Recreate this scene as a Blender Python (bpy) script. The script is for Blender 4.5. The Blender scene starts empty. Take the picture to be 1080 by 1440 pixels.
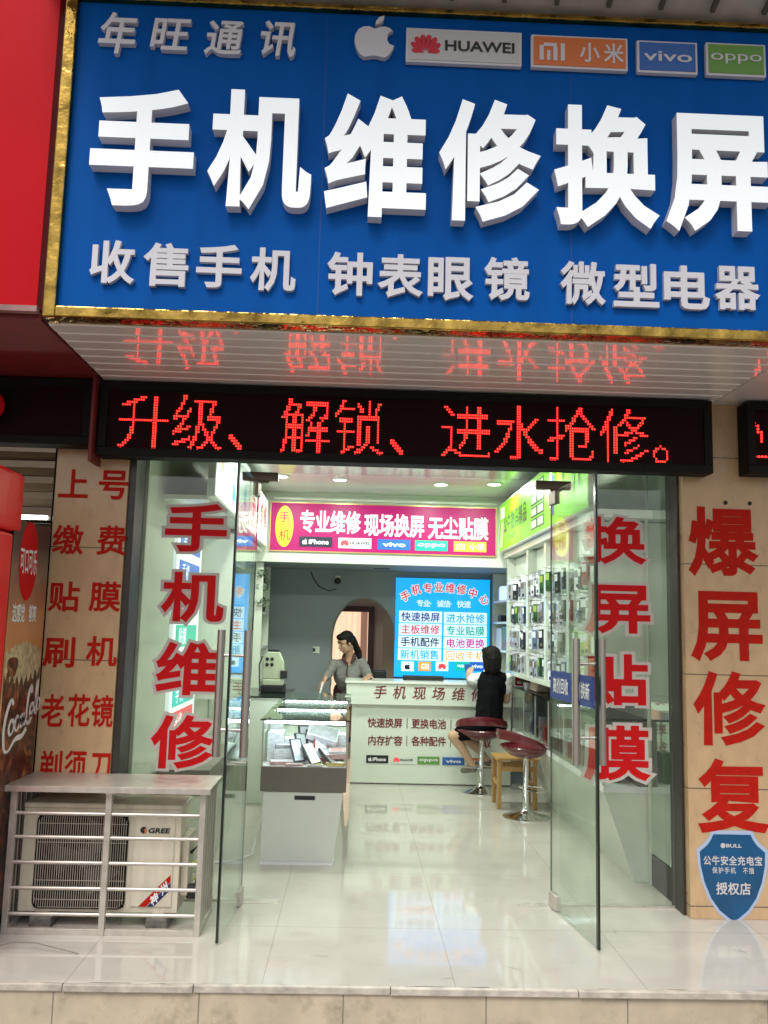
import bpy, bmesh, math, random
import numpy as np
from math import radians as rad, sin, cos, pi
from mathutils import Vector, Matrix
from mathutils.geometry import delaunay_2d_cdt, tessellate_polygon

SC = bpy.context.scene
COL = SC.collection
random.seed(7)

# ------------------------------------------------------------------ camera
EYE, FPX = np.array([0., 0., 1.6]), 1240.0
_p, _t, _r = rad(7.44), rad(1.75), rad(1.416)
_F = np.array([sin(_t)*cos(_p), cos(_t)*cos(_p), sin(_p)])
_R = np.array([cos(_t), -sin(_t), 0.]); _U = np.cross(_R, _F)
_R, _U = _R*cos(_r)+_U*sin(_r), -_R*sin(_r)+_U*cos(_r)
cd = bpy.data.cameras.new('camera'); cam = bpy.data.objects.new('camera', cd); COL.objects.link(cam)
cd.sensor_fit = 'VERTICAL'; cd.sensor_height = 36; cd.sensor_width = 27; cd.lens = FPX/1440*36
cd.clip_start = .05; cd.clip_end = 500
cam.matrix_world = Matrix(((_R[0], _U[0], -_F[0], 0), (_R[1], _U[1], -_F[1], 0), (_R[2], _U[2], -_F[2], 1.6), (0, 0, 0, 1)))
SC.camera = cam

# ------------------------------------------------------------------ sky, sun, exposure (bright overcast)
SUN_EL, SUN_AZ = rad(58), rad(200)
W = bpy.data.worlds.new('World'); SC.world = W; W.use_nodes = True
nt = W.node_tree; bg = nt.nodes['Background']
sky = nt.nodes.new('ShaderNodeTexSky'); sky.sky_type = 'NISHITA'; sky.sun_disc = False
sky.sun_elevation = SUN_EL; sky.sun_rotation = SUN_AZ; sky.dust_density = 4; sky.air_density = 1.2
hs = nt.nodes.new('ShaderNodeHueSaturation'); hs.inputs['Saturation'].default_value = .3          # cloud cover greys the sky
nt.links.new(sky.outputs[0], hs.inputs['Color']); nt.links.new(hs.outputs[0], bg.inputs[0]); bg.inputs[1].default_value = .14
sd = bpy.data.lights.new('sun', 'SUN'); sd.energy = 1.4; sd.angle = rad(25); sd.color = (1, .97, .92)
sun = bpy.data.objects.new('sun', sd); COL.objects.link(sun)
_d = Vector((sin(SUN_AZ)*cos(SUN_EL), cos(SUN_AZ)*cos(SUN_EL), sin(SUN_EL)))
sun.rotation_euler = _d.to_track_quat('Z', 'Y').to_euler()
SC.view_settings.view_transform = 'Standard'; SC.view_settings.look = 'None'
SC.view_settings.exposure = 0.35; SC.view_settings.gamma = 1
SC.cycles.use_denoising = True
SC.cycles.max_bounces = 10; SC.cycles.glossy_bounces = 5; SC.cycles.transparent_max_bounces = 24
SC.cycles.sample_clamp_indirect = 6

# ------------------------------------------------------------------ helpers: pixel of the photograph -> point on a known plane
def _ray(x, y): return _F+_R*(x-540)/FPX+_U*(720-y)/FPX
def aX(x, y, X): d = _ray(x, y); return EYE+d*(X-EYE[0])/d[0]
def aY(x, y, Y): d = _ray(x, y); return EYE+d*(Y-EYE[1])/d[1]
def aZ(x, y, Z): d = _ray(x, y); return EYE+d*(Z-EYE[2])/d[2]

def wloc(p):
    v = Vector((0, 0, 0))
    while p is not None:
        v += p.location; p = p.parent
    return v

class MB:
    def __init__(s): s.v = []; s.f = []
    def add(s, vs, fs):
        n = len(s.v); s.v += [tuple(map(float, v)) for v in vs]; s.f += [[i+n for i in f] for f in fs]; return s
    def box(s, x0, x1, y0, y1, z0, z1):
        return s.add([(x0,y0,z0),(x1,y0,z0),(x1,y1,z0),(x0,y1,z0),(x0,y0,z1),(x1,y0,z1),(x1,y1,z1),(x0,y1,z1)],
                     [(0,3,2,1),(4,5,6,7),(0,1,5,4),(1,2,6,5),(2,3,7,6),(3,0,4,7)])
    def obox(s, c, u, v, w, a, b, d):   # oriented box, half sizes a b d along u v w
        c, u, v, w = (np.array(k, float) for k in (c, u, v, w))
        P = [c+u*a*i+v*b*j+w*d*k for k in (-1, 1) for (i, j) in ((-1,-1),(1,-1),(1,1),(-1,1))]
        return s.add(P, [(0,3,2,1),(4,5,6,7),(0,1,5,4),(1,2,6,5),(2,3,7,6),(3,0,4,7)])
    def quad(s, a, b, c, d): return s.add([a, b, c, d], [(0,1,2,3)])
    def hexa(s, P): return s.add(P, [(0,3,2,1),(4,5,6,7),(0,1,5,4),(1,2,6,5),(2,3,7,6),(3,0,4,7)])
    def cyl(s, p0, p1, r0, r1=None, n=14, cap=True):
        r1 = r0 if r1 is None else r1
        p0, p1 = Vector(p0), Vector(p1); d = (p1-p0).normalized()
        a = d.orthogonal().normalized(); b = d.cross(a)
        P = [p0+(a*cos(2*pi*i/n)+b*sin(2*pi*i/n))*r0 for i in range(n)]+[p1+(a*cos(2*pi*i/n)+b*sin(2*pi*i/n))*r1 for i in range(n)]
        F = [(i, (i+1) % n, n+(i+1) % n, n+i) for i in range(n)]
        if cap: F += [tuple(range(n))[::-1], tuple(range(n, 2*n))]
        return s.add(P, F)
    def tube(s, pts, r, n=8, closed=False):
        pts = [Vector(p) for p in pts]; m = len(pts); rings = []
        up = None
        for i, p in enumerate(pts):
            a = pts[i-1] if (i or closed) else p; b = pts[(i+1) % m] if (i < m-1 or closed) else p
            d = (b-a).normalized()
            if up is None: up = d.orthogonal().normalized()
            up = (up-d*up.dot(d)).normalized(); q = d.cross(up)
            rr = r[i] if isinstance(r, (list, tuple)) else r
            rings.append([p+(up*cos(2*pi*k/n)+q*sin(2*pi*k/n))*rr for k in range(n)])
        F = []
        for i in range(m if closed else m-1):
            j = (i+1) % m
            F += [(i*n+k, i*n+(k+1) % n, j*n+(k+1) % n, j*n+k) for k in range(n)]
        if not closed: F += [tuple(range(n))[::-1], tuple(range((m-1)*n, m*n))]
        return s.add([v for R in rings for v in R], F)
    def lathe(s, c, prof, n=28, ax=(0,0,1)):   # prof: (r, z)
        ax = Vector(ax); a = ax.orthogonal().normalized(); b = ax.cross(a); c = Vector(c)
        P = [c+ax*z+(a*cos(2*pi*k/n)+b*sin(2*pi*k/n))*max(r, 1e-4) for r, z in prof for k in range(n)]
        F = [(i*n+k, i*n+(k+1) % n, (i+1)*n+(k+1) % n, (i+1)*n+k) for i in range(len(prof)-1) for k in range(n)]
        F += [tuple(range(n))[::-1], tuple(range((len(prof)-1)*n, len(prof)*n))]
        return s.add(P, F)
    def ball(s, c, r, n=12, m=8, rot=None):
        r = (r, r, r) if isinstance(r, (int, float)) else r
        P = []
        for i in range(m+1):
            th = pi*i/m
            for k in range(n):
                v = Vector((r[0]*sin(th)*cos(2*pi*k/n), r[1]*sin(th)*sin(2*pi*k/n), r[2]*cos(th)))
                if rot is not None: v = rot @ v
                P.append(Vector(c)+v)
        return s.add(P, [(i*n+k, (i+1)*n+k, (i+1)*n+(k+1) % n, i*n+(k+1) % n) for i in range(m) for k in range(n)])
    def caps(s, p0, r0, p1, r1, n=10):
        s.ball(p0, r0, n, 6); s.ball(p1, r1, n, 6); return s.cyl(p0, p1, r0, r1, n)
    def poly(s, pts, o, u, v, depth=0.0):      # planar polygon (2D pts) in frame, extruded along u x v
        o, u, v = (np.array(k, float) for k in (o, u, v)); w = np.cross(u, v)
        if sum(pts[i-1][0]*pts[i][1]-pts[i][0]*pts[i-1][1] for i in range(len(pts))) < 0: pts = pts[::-1]
        n = len(pts)
        tri = tessellate_polygon([[Vector((p[0], p[1], 0)) for p in pts]])
        def up(t): 
            a, b, c = (pts[i] for i in t)
            return t if (b[0]-a[0])*(c[1]-a[1])-(b[1]-a[1])*(c[0]-a[0]) > 0 else t[::-1]
        tri = [up(t) for t in tri]
        top = [o+u*p[0]+v*p[1]+w*depth for p in pts]
        if not depth: return s.add(top, tri)
        bot = [o+u*p[0]+v*p[1] for p in pts]
        return s.add(top+bot, tri+[tuple(i+n for i in t[::-1]) for t in tri]+[(i+n, (i+1) % n+n, (i+1) % n, i) for i in range(n)])
    def build(s, name, mat, parent=None, smooth=False, bev=0, seg=2):
        me = bpy.data.meshes.new(name); o = wloc(parent)
        me.from_pydata([(x-o.x, y-o.y, z-o.z) for x, y, z in s.v], [], s.f); me.validate()
        me.materials.append(mat)
        ob = bpy.data.objects.new(name, me); COL.objects.link(ob)
        if parent is not None: ob.parent = parent
        if smooth:
            me.shade_smooth(); me.set_sharp_from_angle(angle=rad(smooth if smooth is not True else 40))
        if bev:
            m = ob.modifiers.new('bevel', 'BEVEL'); m.width = bev; m.segments = seg; m.limit_method = 'ANGLE'; m.angle_limit = rad(40)
        return ob

def tag(o, label=None, cat=None, group=None, kind=None):
    for k, v in (('label', label), ('category', cat), ('group', group), ('kind', kind)):
        if v: o[k] = v
    return o
def thing(name, label, cat, loc=(0, 0, 0), group=None):
    o = bpy.data.objects.new(name, None); COL.objects.link(o); o.location = tuple(map(float, loc)); o.empty_display_size = .1
    return tag(o, label, cat, group)
def copy_tree(o, parent=None):
    c = o.copy(); COL.objects.link(c)
    if parent is not None: c.parent = parent
    for ch in [k for k in bpy.data.objects if k.parent == o]: copy_tree(ch, c)
    return c
def one(name, mb, mat, label, cat, group=None, kind=None, **k):
    return tag(mb.build(name, mat, None, **k), label, cat, group, kind)

# ------------------------------------------------------------------ materials
def mat(name, col, rough=.5, metal=0., var=0., vs=6., bump=0., bs=40., emit=0., ecol=None, spec=None, coat=0., stretch=None, rv=0.):
    m = bpy.data.materials.new(name); m.use_nodes = True; t = m.node_tree; b = t.nodes['Principled BSDF']; L = t.links.new
    b.inputs['Base Color'].default_value = (*col, 1); b.inputs['Roughness'].default_value = rough; b.inputs['Metallic'].default_value = metal
    if spec is not None: b.inputs['Specular IOR Level'].default_value = spec
    if coat: b.inputs['Coat Weight'].default_value = coat; b.inputs['Coat Roughness'].default_value = .06
    if emit: b.inputs['Emission Color'].default_value = (*(ecol or col), 1); b.inputs['Emission Strength'].default_value = emit
    if var or bump or rv:
        g = t.nodes.new('ShaderNodeNewGeometry'); co = g.outputs['Position']
        if stretch:
            mp = t.nodes.new('ShaderNodeMapping'); mp.inputs['Scale'].default_value = stretch; L(co, mp.inputs[0]); co = mp.outputs[0]
        if var or rv:
            n = t.nodes.new('ShaderNodeTexNoise'); n.inputs['Scale'].default_value = vs; n.inputs['Detail'].default_value = 6; L(co, n.inputs['Vector'])
        if var:
            r = t.nodes.new('ShaderNodeMapRange'); L(n.outputs[0], r.inputs[0]); r.inputs[1].default_value = .3; r.inputs[2].default_value = .7
            r.inputs[3].default_value = 1-var; r.inputs[4].default_value = 1+var*.6
            x = t.nodes.new('ShaderNodeVectorMath'); x.operation = 'SCALE'; x.inputs[0].default_value = col; L(r.outputs[0], x.inputs['Scale'])
            L(x.outputs[0], b.inputs['Base Color'])
        if rv:
            r2 = t.nodes.new('ShaderNodeMapRange'); L(n.outputs[0], r2.inputs[0]); r2.inputs[1].default_value = .3; r2.inputs[2].default_value = .7
            r2.inputs[3].default_value = max(rough-rv, .02); r2.inputs[4].default_value = rough+rv; L(r2.outputs[0], b.inputs['Roughness'])
        if bump:
            n2 = t.nodes.new('ShaderNodeTexNoise'); n2.inputs['Scale'].default_value = bs; n2.inputs['Detail'].default_value = 3; L(co, n2.inputs['Vector'])
            bp = t.nodes.new('ShaderNodeBump'); bp.inputs['Strength'].default_value = bump; bp.inputs['Distance'].default_value = .01
            L(n2.outputs[0], bp.inputs['Height']); L(bp.outputs[0], b.inputs['Normal'])
    return m
def glass(name, tint=(.93, .97, .94), ior=1.5, rough=0.):
    m = bpy.data.materials.new(name); m.use_nodes = True; t = m.node_tree; t.nodes.clear(); L = t.links.new
    o = t.nodes.new('ShaderNodeOutputMaterial'); mx = t.nodes.new('ShaderNodeMixShader'); fr = t.nodes.new('ShaderNodeFresnel')
    tr = t.nodes.new('ShaderNodeBsdfTransparent'); gl = t.nodes.new('ShaderNodeBsdfGlossy')
    fr.inputs[0].default_value = ior; tr.inputs[0].default_value = (*tint, 1)
    gp = t.nodes.new('ShaderNodeNewGeometry'); nz_ = t.nodes.new('ShaderNodeTexNoise'); nz_.inputs['Scale'].default_value = 5; nz_.inputs['Detail'].default_value = 8; L(gp.outputs['Position'], nz_.inputs['Vector'])
    rs = t.nodes.new('ShaderNodeMapRange'); rs.inputs[1].default_value = .4; rs.inputs[2].default_value = .75; rs.inputs[3].default_value = 1.0; rs.inputs[4].default_value = .93; L(nz_.outputs[0], rs.inputs[0])
    vm_ = t.nodes.new('ShaderNodeVectorMath'); vm_.operation = 'SCALE'; vm_.inputs[0].default_value = tint; L(rs.outputs[0], vm_.inputs['Scale']); L(vm_.outputs[0], tr.inputs[0])      # faint smears
    gl.inputs[0].default_value = (.95, 1, .96, 1); gl.inputs['Roughness'].default_value = rough
    ge = t.nodes.new('ShaderNodeNewGeometry'); mr = t.nodes.new('ShaderNodeMapRange'); L(ge.outputs['Backfacing'], mr.inputs[0])
    mr.inputs[3].default_value = ior; mr.inputs[4].default_value = 1/ior; L(mr.outputs[0], fr.inputs[0])      # same reflectance on both faces of a pane
    L(fr.outputs[0], mx.inputs[0]); L(tr.outputs[0], mx.inputs[1]); L(gl.outputs[0], mx.inputs[2]); L(mx.outputs[0], o.inputs[0])
    return m
def tiles(name, col, w, h, rough=.08, mortar=.0035, plane='XY', mcol=(.22, .19, .16), off=(0, 0), var=.06, vs=3., grime=0., bump=0., stretch=(1, 1, 1)):
    m = bpy.data.materials.new(name); m.use_nodes = True; t = m.node_tree; b = t.nodes['Principled BSDF']; L = t.links.new
    g = t.nodes.new('ShaderNodeNewGeometry'); sp = t.nodes.new('ShaderNodeSeparateXYZ'); L(g.outputs['Position'], sp.inputs[0])
    cb = t.nodes.new('ShaderNodeCombineXYZ')
    for i, a in enumerate(plane):
        ad = t.nodes.new('ShaderNodeMath'); ad.operation = 'ADD'; ad.inputs[1].default_value = off[i]
        L(sp.outputs['XYZ'.index(a)], ad.inputs[0]); L(ad.outputs[0], cb.inputs[i])
    bk = t.nodes.new('ShaderNodeTexBrick'); bk.offset = 0; bk.squash = 1
    bk.inputs['Scale'].default_value = 1; bk.inputs['Brick Width'].default_value = w; bk.inputs['Row Height'].default_value = h
    bk.inputs['Mortar Size'].default_value = mortar; bk.inputs['Mortar Smooth'].default_value = .1; bk.inputs['Bias'].default_value = 0
    L(cb.outputs[0], bk.inputs['Vector'])
    mp = t.nodes.new('ShaderNodeMapping'); mp.inputs['Scale'].default_value = stretch; L(g.outputs['Position'], mp.inputs[0])
    n = t.nodes.new('ShaderNodeTexNoise'); n.inputs['Scale'].default_value = vs; n.inputs['Detail'].default_value = 7; n.inputs['Roughness'].default_value = .6; L(mp.outputs[0], n.inputs['Vector'])
    cr = t.nodes.new('ShaderNodeValToRGB'); cr.color_ramp.elements[0].position = .3; cr.color_ramp.elements[1].position = .7
    cr.color_ramp.elements[0].color = (*[c*(1-var) for c in col], 1); cr.color_ramp.elements[1].color = (*[min(1, c*(1+var)) for c in col], 1)
    L(n.outputs[0], cr.inputs[0]); base = cr.outputs[0]
    if grime:
        n3 = t.nodes.new('ShaderNodeTexNoise'); n3.inputs['Scale'].default_value = 4.5; n3.inputs['Detail'].default_value = 9; n3.inputs['Roughness'].default_value = .7; L(g.outputs['Position'], n3.inputs['Vector'])
        r3 = t.nodes.new('ShaderNodeMapRange'); r3.inputs[1].default_value = .52; r3.inputs[2].default_value = .75; r3.inputs[3].default_value = 0; r3.inputs[4].default_value = grime; L(n3.outputs[0], r3.inputs[0])
        mg = t.nodes.new('ShaderNodeMix'); mg.data_type = 'RGBA'; L(r3.outputs[0], mg.inputs[0]); L(base, mg.inputs[6]); mg.inputs[7].default_value = (.16, .12, .075, 1); base = mg.outputs[2]
    mx = t.nodes.new('ShaderNodeMix'); mx.data_type = 'RGBA'; L(bk.outputs['Fac'], mx.inputs[0]); L(base, mx.inputs[6]); mx.inputs[7].default_value = (*mcol, 1)
    L(mx.outputs[2], b.inputs['Base Color'])
    rr = t.nodes.new('ShaderNodeMapRange'); L(n.outputs[0], rr.inputs[0]); rr.inputs[1].default_value = .3; rr.inputs[2].default_value = .7; rr.inputs[3].default_value = rough*.8; rr.inputs[4].default_value = rough*1.3
    L(rr.outputs[0], b.inputs['Roughness'])
    bp = t.nodes.new('ShaderNodeBump'); bp.inputs['Strength'].default_value = .25; bp.inputs['Distance'].default_value = .002; bp.invert = True
    L(bk.outputs['Fac'], bp.inputs['Height']); L(bp.outputs[0], b.inputs['Normal'])
    return m

M = {}
M['floor'] = tiles('polished_tile', (.47, .44, .395), .872, 1.06, rough=.05, mcol=(.36, .33, .285), mortar=.0026, grime=.14, off=(.367+.872*3, -4.976+1.06*5), var=.05)
M['riser'] = tiles('beige_riser_tile', (.50, .42, .31), .64, 2, rough=.4, plane='XZ', off=(1.28, 1), var=.16, vs=5, grime=.75)
M['nosing'] = mat('stone_nosing', (.50, .45, .39), .35, var=.3, vs=14, bump=.3, bs=40)
M['street'] = mat('worn_concrete', (.22, .19, .16), .85, var=.35, vs=8, bump=.4, bs=60)
M['pillar'] = tiles('travertine_tile', (.50, .335, .185), 3, .65, rough=.3, plane='XZ', off=(9, -.72+.65*2), mcol=(.13, .09, .06), var=.09, vs=9, grime=.09, stretch=(1.3, 1.3, .8))
M['pillar_side'] = M['pillar']
M['redpaint'] = mat('red_letter_paint', (.42, .014, .008), .6, spec=.06, var=.12, vs=25)
M['sticker_red'] = mat('red_vinyl', (.60, .010, .012), .6, spec=.1)
M['sticker_edge'] = mat('pale_vinyl_edge', (.58, .52, .48), .6, spec=.1)
M['frame'] = mat('dark_bronze_frame', (.045, .038, .032), .4, metal=.3, var=.2, vs=30)
M['blue'] = mat('blue_sign_panel', (.0008, .083, .36), .5, spec=.06, var=.10, vs=3, stretch=(3, 1, .25))
M['blueseam'] = mat('blue_panel_seam', (.001, .05, .22), .6)
M['gold'] = mat('gold_crinkled_foil', (.38, .24, .055), .14, metal=1, bump=1.0, bs=15, var=.6, vs=11)  # strong tone noise puts bright highlights into the gold colour
M['letter_white'] = mat('white_channel_letter', (.82, .84, .86), .35, emit=.28, ecol=(.85, .95, 1))
M['letter_side'] = mat('white_letter_side', (.68, .68, .71), .5)
M['letter_grey'] = mat('pearl_letter', (.60, .59, .64), .45)
M['plate_silver'] = mat('silver_plate', (.52, .51, .53), .4)
M['orange'] = mat('orange_plate', (.62, .16, .04), .4)
M['plateblue'] = mat('blue_plate', (.03, .12, .42), .4)
M['plategreen'] = mat('green_plate', (.13, .30, .06), .4)
M['white'] = mat('white_vinyl', (.80, .80, .80), .4)
M['logo_red'] = mat('logo_red', (.55, .02, .04), .4)
M['black'] = mat('black_vinyl', (.012, .012, .014), .4)
M['slat'] = mat('gloss_painted_slat', (.74, .71, .70), .3, metal=.0, var=.05, vs=12, stretch=(.3, 6, 1), coat=1)
M['slat'].node_tree.nodes['Principled BSDF'].inputs['Coat IOR'].default_value = 2.0
M['ledbody'] = mat('black_led_housing', (.007, .006, .006), .6, spec=.15)
M['ledscreen'] = mat('led_dark_screen', (.012, .004, .004), .7, spec=.1, bump=.3, bs=220)
M['leddot'] = mat('led_red_dot', (.6, .01, .01), .5, emit=4.2, ecol=(1, .02, .015))
M['leddotdim'] = mat('led_unlit_dot', (.06, .022, .022), .5)
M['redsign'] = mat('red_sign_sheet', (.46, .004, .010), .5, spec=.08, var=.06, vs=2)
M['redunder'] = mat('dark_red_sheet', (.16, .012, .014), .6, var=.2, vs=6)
M['rimred'] = mat('dusty_red_rim', (.30, .16, .15), .6, var=.3, vs=9)
M['vendred'] = mat('vending_red', (.80, .010, .014), .35)
M['shutter'] = mat('brown_shutter', (.115, .07, .032), .5, metal=.2, var=.25, vs=14, stretch=(.6, 1, 6))
M['steel'] = mat('stainless_steel', (.56, .53, .49), .30, metal=1, rv=.02, vs=30)
M['steel_dull'] = mat('weathered_steel', (.56, .515, .46), .38, metal=.55, var=.14, vs=18, rv=.08)
M['chrome'] = mat('chrome', (.75, .74, .72), .08, metal=1)
M['ac'] = mat('cream_ac_casing', (.63, .575, .455), .42, var=.16, vs=6, stretch=(3, 3, .5))
M['acdark'] = mat('ac_dark_cavity', (.012, .009, .010), .9, spec=.1)
M['fan'] = mat('dusty_fan', (.075, .062, .055), .7)
M['acwire'] = mat('ac_grille_wire', (.50, .45, .37), .45)
M['concrete'] = mat('concrete_block', (.17, .155, .135), .9, var=.4, vs=30, bump=.6, bs=60)
M['glass'] = glass('clear_glass', (.945, .965, .945))
M['doorglass'] = glass('green_door_glass', (.925, .958, .93))
M['glassedge'] = mat('dark_glass_edge', (.008, .016, .012), .15)
M['bronze'] = mat('bronze_fitting', (.17, .135, .105), .35, metal=.8)
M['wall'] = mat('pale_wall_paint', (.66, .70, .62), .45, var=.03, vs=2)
M['wall_left'] = mat('dimmed_wall_paint', (.47, .50, .40), .5, var=.05, vs=2)  # weaker light on the left wall put into a darker wall colour
M['wallback'] = mat('grey_back_wall', (.25, .285, .29), .6, var=.05, vs=2)
M['ceil'] = mat('glossy_ceiling_film', (.60, .66, .62), .14, var=.03, vs=2)
M['gloss_white'] = mat('white_gloss_laminate', (.66, .70, .62), .22)
M['satin_white'] = mat('satin_white_laminate', (.68, .70, .64), .5, var=.04, vs=5)
M['mirror'] = mat('mirror_panel', (.62, .70, .64), .03, metal=.9)
M['magenta'] = mat('magenta_lightbox', (.34, .006, .11), .35, spec=.3, emit=.30, ecol=(.50, .005, .18))
M['yellow'] = mat('yellow_print', (.80, .62, .02), .3, emit=.5)
M['signwhite'] = mat('white_print', (.80, .78, .80), .3, emit=.30)
M['signred'] = mat('red_print', (.55, .04, .02), .3, emit=.2)
M['lime'] = mat('lime_lightbox', (.12, .36, .008), .35, spec=.3, emit=.52, ecol=(.20, .72, .010))
M['limedark'] = mat('dark_green_print', (.02, .09, .02), .3)
M['limewhite'] = mat('pale_green_print', (.70, .85, .60), .3, emit=.45)
M['boxwhite'] = mat('white_lightbox', (.78, .84, .82), .3, emit=.45, ecol=(.8, .95, .95))
M['skyblue'] = mat('blue_backlit_panel', (.01, .30, .72), .15, emit=1.0, ecol=(.004, .30, .86))
M['cellwhite'] = mat('pale_blue_cell', (.62, .80, .95), .2, emit=.78, ecol=(.60, .80, 1))
def prt(n, c, e=.5): M[n] = mat(n, c, .3, emit=e)
for n_, c_ in (('p_navy', (.03, .03, .22)), ('p_red', (.75, .06, .08)), ('p_black', (.01, .01, .03)), ('p_cyan', (.02, .40, .70)),
               ('p_green', (.01, .42, .28)), ('p_pink', (.65, .02, .30)), ('p_orange', (.75, .40, .05)), ('p_blue', (.02, .12, .55)), ('p_white', (.85, .95, 1)), ('p_teal', (.0, .5, .45))):
    prt(n_, c_, .45)
M['maroon'] = mat('maroon_letter', (.17, .012, .018), .4)
M['maroon_seat'] = mat('maroon_leatherette', (.12, .008, .016), .22, coat=.5)
M['wood'] = mat('pale_wood', (.42, .24, .08), .45, var=.25, vs=14, stretch=(3, 3, .4))
M['darkwood'] = mat('dark_red_door_frame', (.055, .013, .012), .35)
M['taupe'] = mat('taupe_laminate', (.155, .135, .11), .35, var=.05, vs=6)
M['counter_top'] = mat('counter_top_white', (.70, .72, .66), .25)
M['skin'] = mat('skin', (.46, .26, .17), .5, var=.05, vs=20)
M['skin_light'] = mat('fair_skin', (.52, .33, .22), .5)
M['hair'] = mat('black_hair', (.007, .005, .004), .6, spec=.18, var=.5, vs=60, bump=.8, bs=70, stretch=(1, 1, .12))
M['shirt'] = mat('grey_shirt_cloth', (.19, .185, .175), .85, var=.12, vs=25, bump=.5, bs=18)
M['collar'] = mat('dark_collar_cloth', (.06, .018, .018), .8)
M['vest'] = mat('black_vest_cloth', (.006, .006, .008), .9, spec=.1)
M['blouse'] = mat('white_blouse_cloth', (.74, .76, .76), .8, bump=.4, bs=30)
M['eyes'] = mat('dark_eyes', (.01, .008, .008), .2)
M['lips'] = mat('lips', (.30, .09, .08), .4)
M['machine'] = mat('cream_machine_shell', (.50, .55, .40), .4)
M['rubber'] = mat('black_rubber', (.012, .012, .012), .55)
M['lamp'] = mat('lamp_white', (.9, .9, .9), .5, emit=14, ecol=(1, 1, .92))
M['tube'] = mat('led_tube', (.9, .95, 1), .5, emit=20, ecol=(.80, .90, 1))
M['eave'] = mat('galvanised_eave', (.52, .50, .48), .5, metal=.2, var=.2, vs=7)
M['eavedark'] = mat('eave_rib', (.10, .09, .08), .6)
M['cream_leather'] = mat('cream_leather', (.48, .36, .29), .5)
M['leaf'] = mat('house_plant_leaf', (.035, .10, .03), .5, var=.4, vs=60)
M['navy'] = mat('navy_sticker', (.012, .035, .25), .35)
M['navystripe'] = mat('navy_stripe', (.012, .012, .10), .45)
M['copper'] = mat('yellow_green_wire', (.45, .50, .10), .5)

# ------------------------------------------------------------------ lettering: the built-in font's outlines, thickened by mitred offset
_GC = {}
def outline(s):
    c = bpy.data.curves.new('glyphs', 'FONT'); c.body = s; c.size = 1; c.resolution_u = 3; c.fill_mode = 'NONE'
    o = bpy.data.objects.new('glyphs', c); COL.objects.link(o)
    dg = bpy.context.evaluated_depsgraph_get(); me = bpy.data.meshes.new_from_object(o.evaluated_get(dg), depsgraph=dg)
    bpy.data.objects.remove(o); bpy.data.curves.remove(c)
    V = [(v.co.x, v.co.y) for v in me.vertices]; nx = {}
    for e in me.edges:
        a, b = e.vertices; nx.setdefault(a, []).append(b); nx.setdefault(b, []).append(a)
    bpy.data.meshes.remove(me)
    seen = set(); loops = []
    for st in sorted(nx):
        if st in seen: continue
        loop = [st]; seen.add(st); cur = st; prev = None
        cand = sorted(nx[st]); nxt = st+1 if st+1 in cand else cand[0]
        while nxt != st and nxt not in seen:
            loop.append(nxt); seen.add(nxt); prev, cur = cur, nxt
            opts = [k for k in nx[cur] if k != prev]
            if not opts: break
            nxt = opts[0]
        P = np.array([V[i] for i in loop]); keep = [i for i in range(len(P)) if np.hypot(*(P[i]-P[i-1])) > 2e-3]
        P = P[keep]
        if len(P) > 2: loops.append(P)
    return loops
def winding(pts, loops):
    w = np.zeros(len(pts), int); x, y = pts[:, 0][:, None], pts[:, 1][:, None]
    for P in loops:
        Q = np.roll(P, -1, 0); x0, y0, x1, y1 = P[:, 0], P[:, 1], Q[:, 0], Q[:, 1]
        dy = np.where(np.abs(y1-y0) < 1e-12, 1e-12, y1-y0)
        xi = x0+(y-y0)*(x1-x0)/dy; hit = xi > x
        w += ((y0 <= y) & (y1 > y) & hit).sum(1)-((y1 <= y) & (y0 > y) & hit).sum(1)
    return w
def area2(P): Q = np.roll(P, -1, 0); return (P[:, 0]*Q[:, 1]-Q[:, 0]*P[:, 1]).sum()
def offset(loops, d):
    if not d: return loops
    s = -1 if sum(area2(P) for P in loops) < 0 else 1      # outer orientation
    out = []
    for P in loops:
        a, b = P-np.roll(P, 1, 0), np.roll(P, -1, 0)-P
        a /= np.linalg.norm(a, axis=1)[:, None]; b /= np.linalg.norm(b, axis=1)[:, None]
        na = np.stack([a[:, 1], -a[:, 0]], 1)*s; nb = np.stack([b[:, 1], -b[:, 0]], 1)*s
        m = na+nb; l2 = (m*m).sum(1); m = m*2/np.maximum(l2, 1e-9)[:, None]
        ln = np.linalg.norm(m, axis=1); m = m*np.minimum(1, 1.8/np.maximum(ln, 1e-9))[:, None]
        m = np.where((l2 < .05)[:, None], na, m)
        out.append(P+m*d)
    return out
def fill(loops):
    V = [Vector(p) for P in loops for p in P]; E = []; k = 0
    for P in loops:
        n = len(P); E += [(k+i, k+(i+1) % n) for i in range(n)]; k += n
    v, e, f, *_ = delaunay_2d_cdt(V, E, [], 0, 1e-5)
    v = np.array([tuple(p) for p in v]); T = np.array([t for t in f if len(t) == 3])
    w = winding(v[T].mean(1), loops); T = T[w != 0]
    A = v[T]; ar = (A[:, 1, 0]-A[:, 0, 0])*(A[:, 2, 1]-A[:, 0, 1])-(A[:, 1, 1]-A[:, 0, 1])*(A[:, 2, 0]-A[:, 0, 0])
    T = T[np.abs(ar) > 1e-9]; ar = ar[np.abs(ar) > 1e-9]; T = np.where((ar > 0)[:, None], T, T[:, ::-1])
    ed = set((int(t[i]), int(t[(i+1) % 3])) for t in T for i in range(3))
    B = [(a, b) for a, b in ed if (b, a) not in ed]
    return v, T, B
def glyph(s, wt):
    k = (s, round(wt, 4))
    if k not in _GC: _GC[k] = fill(offset(outline(s), wt))
    return _GC[k]
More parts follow.
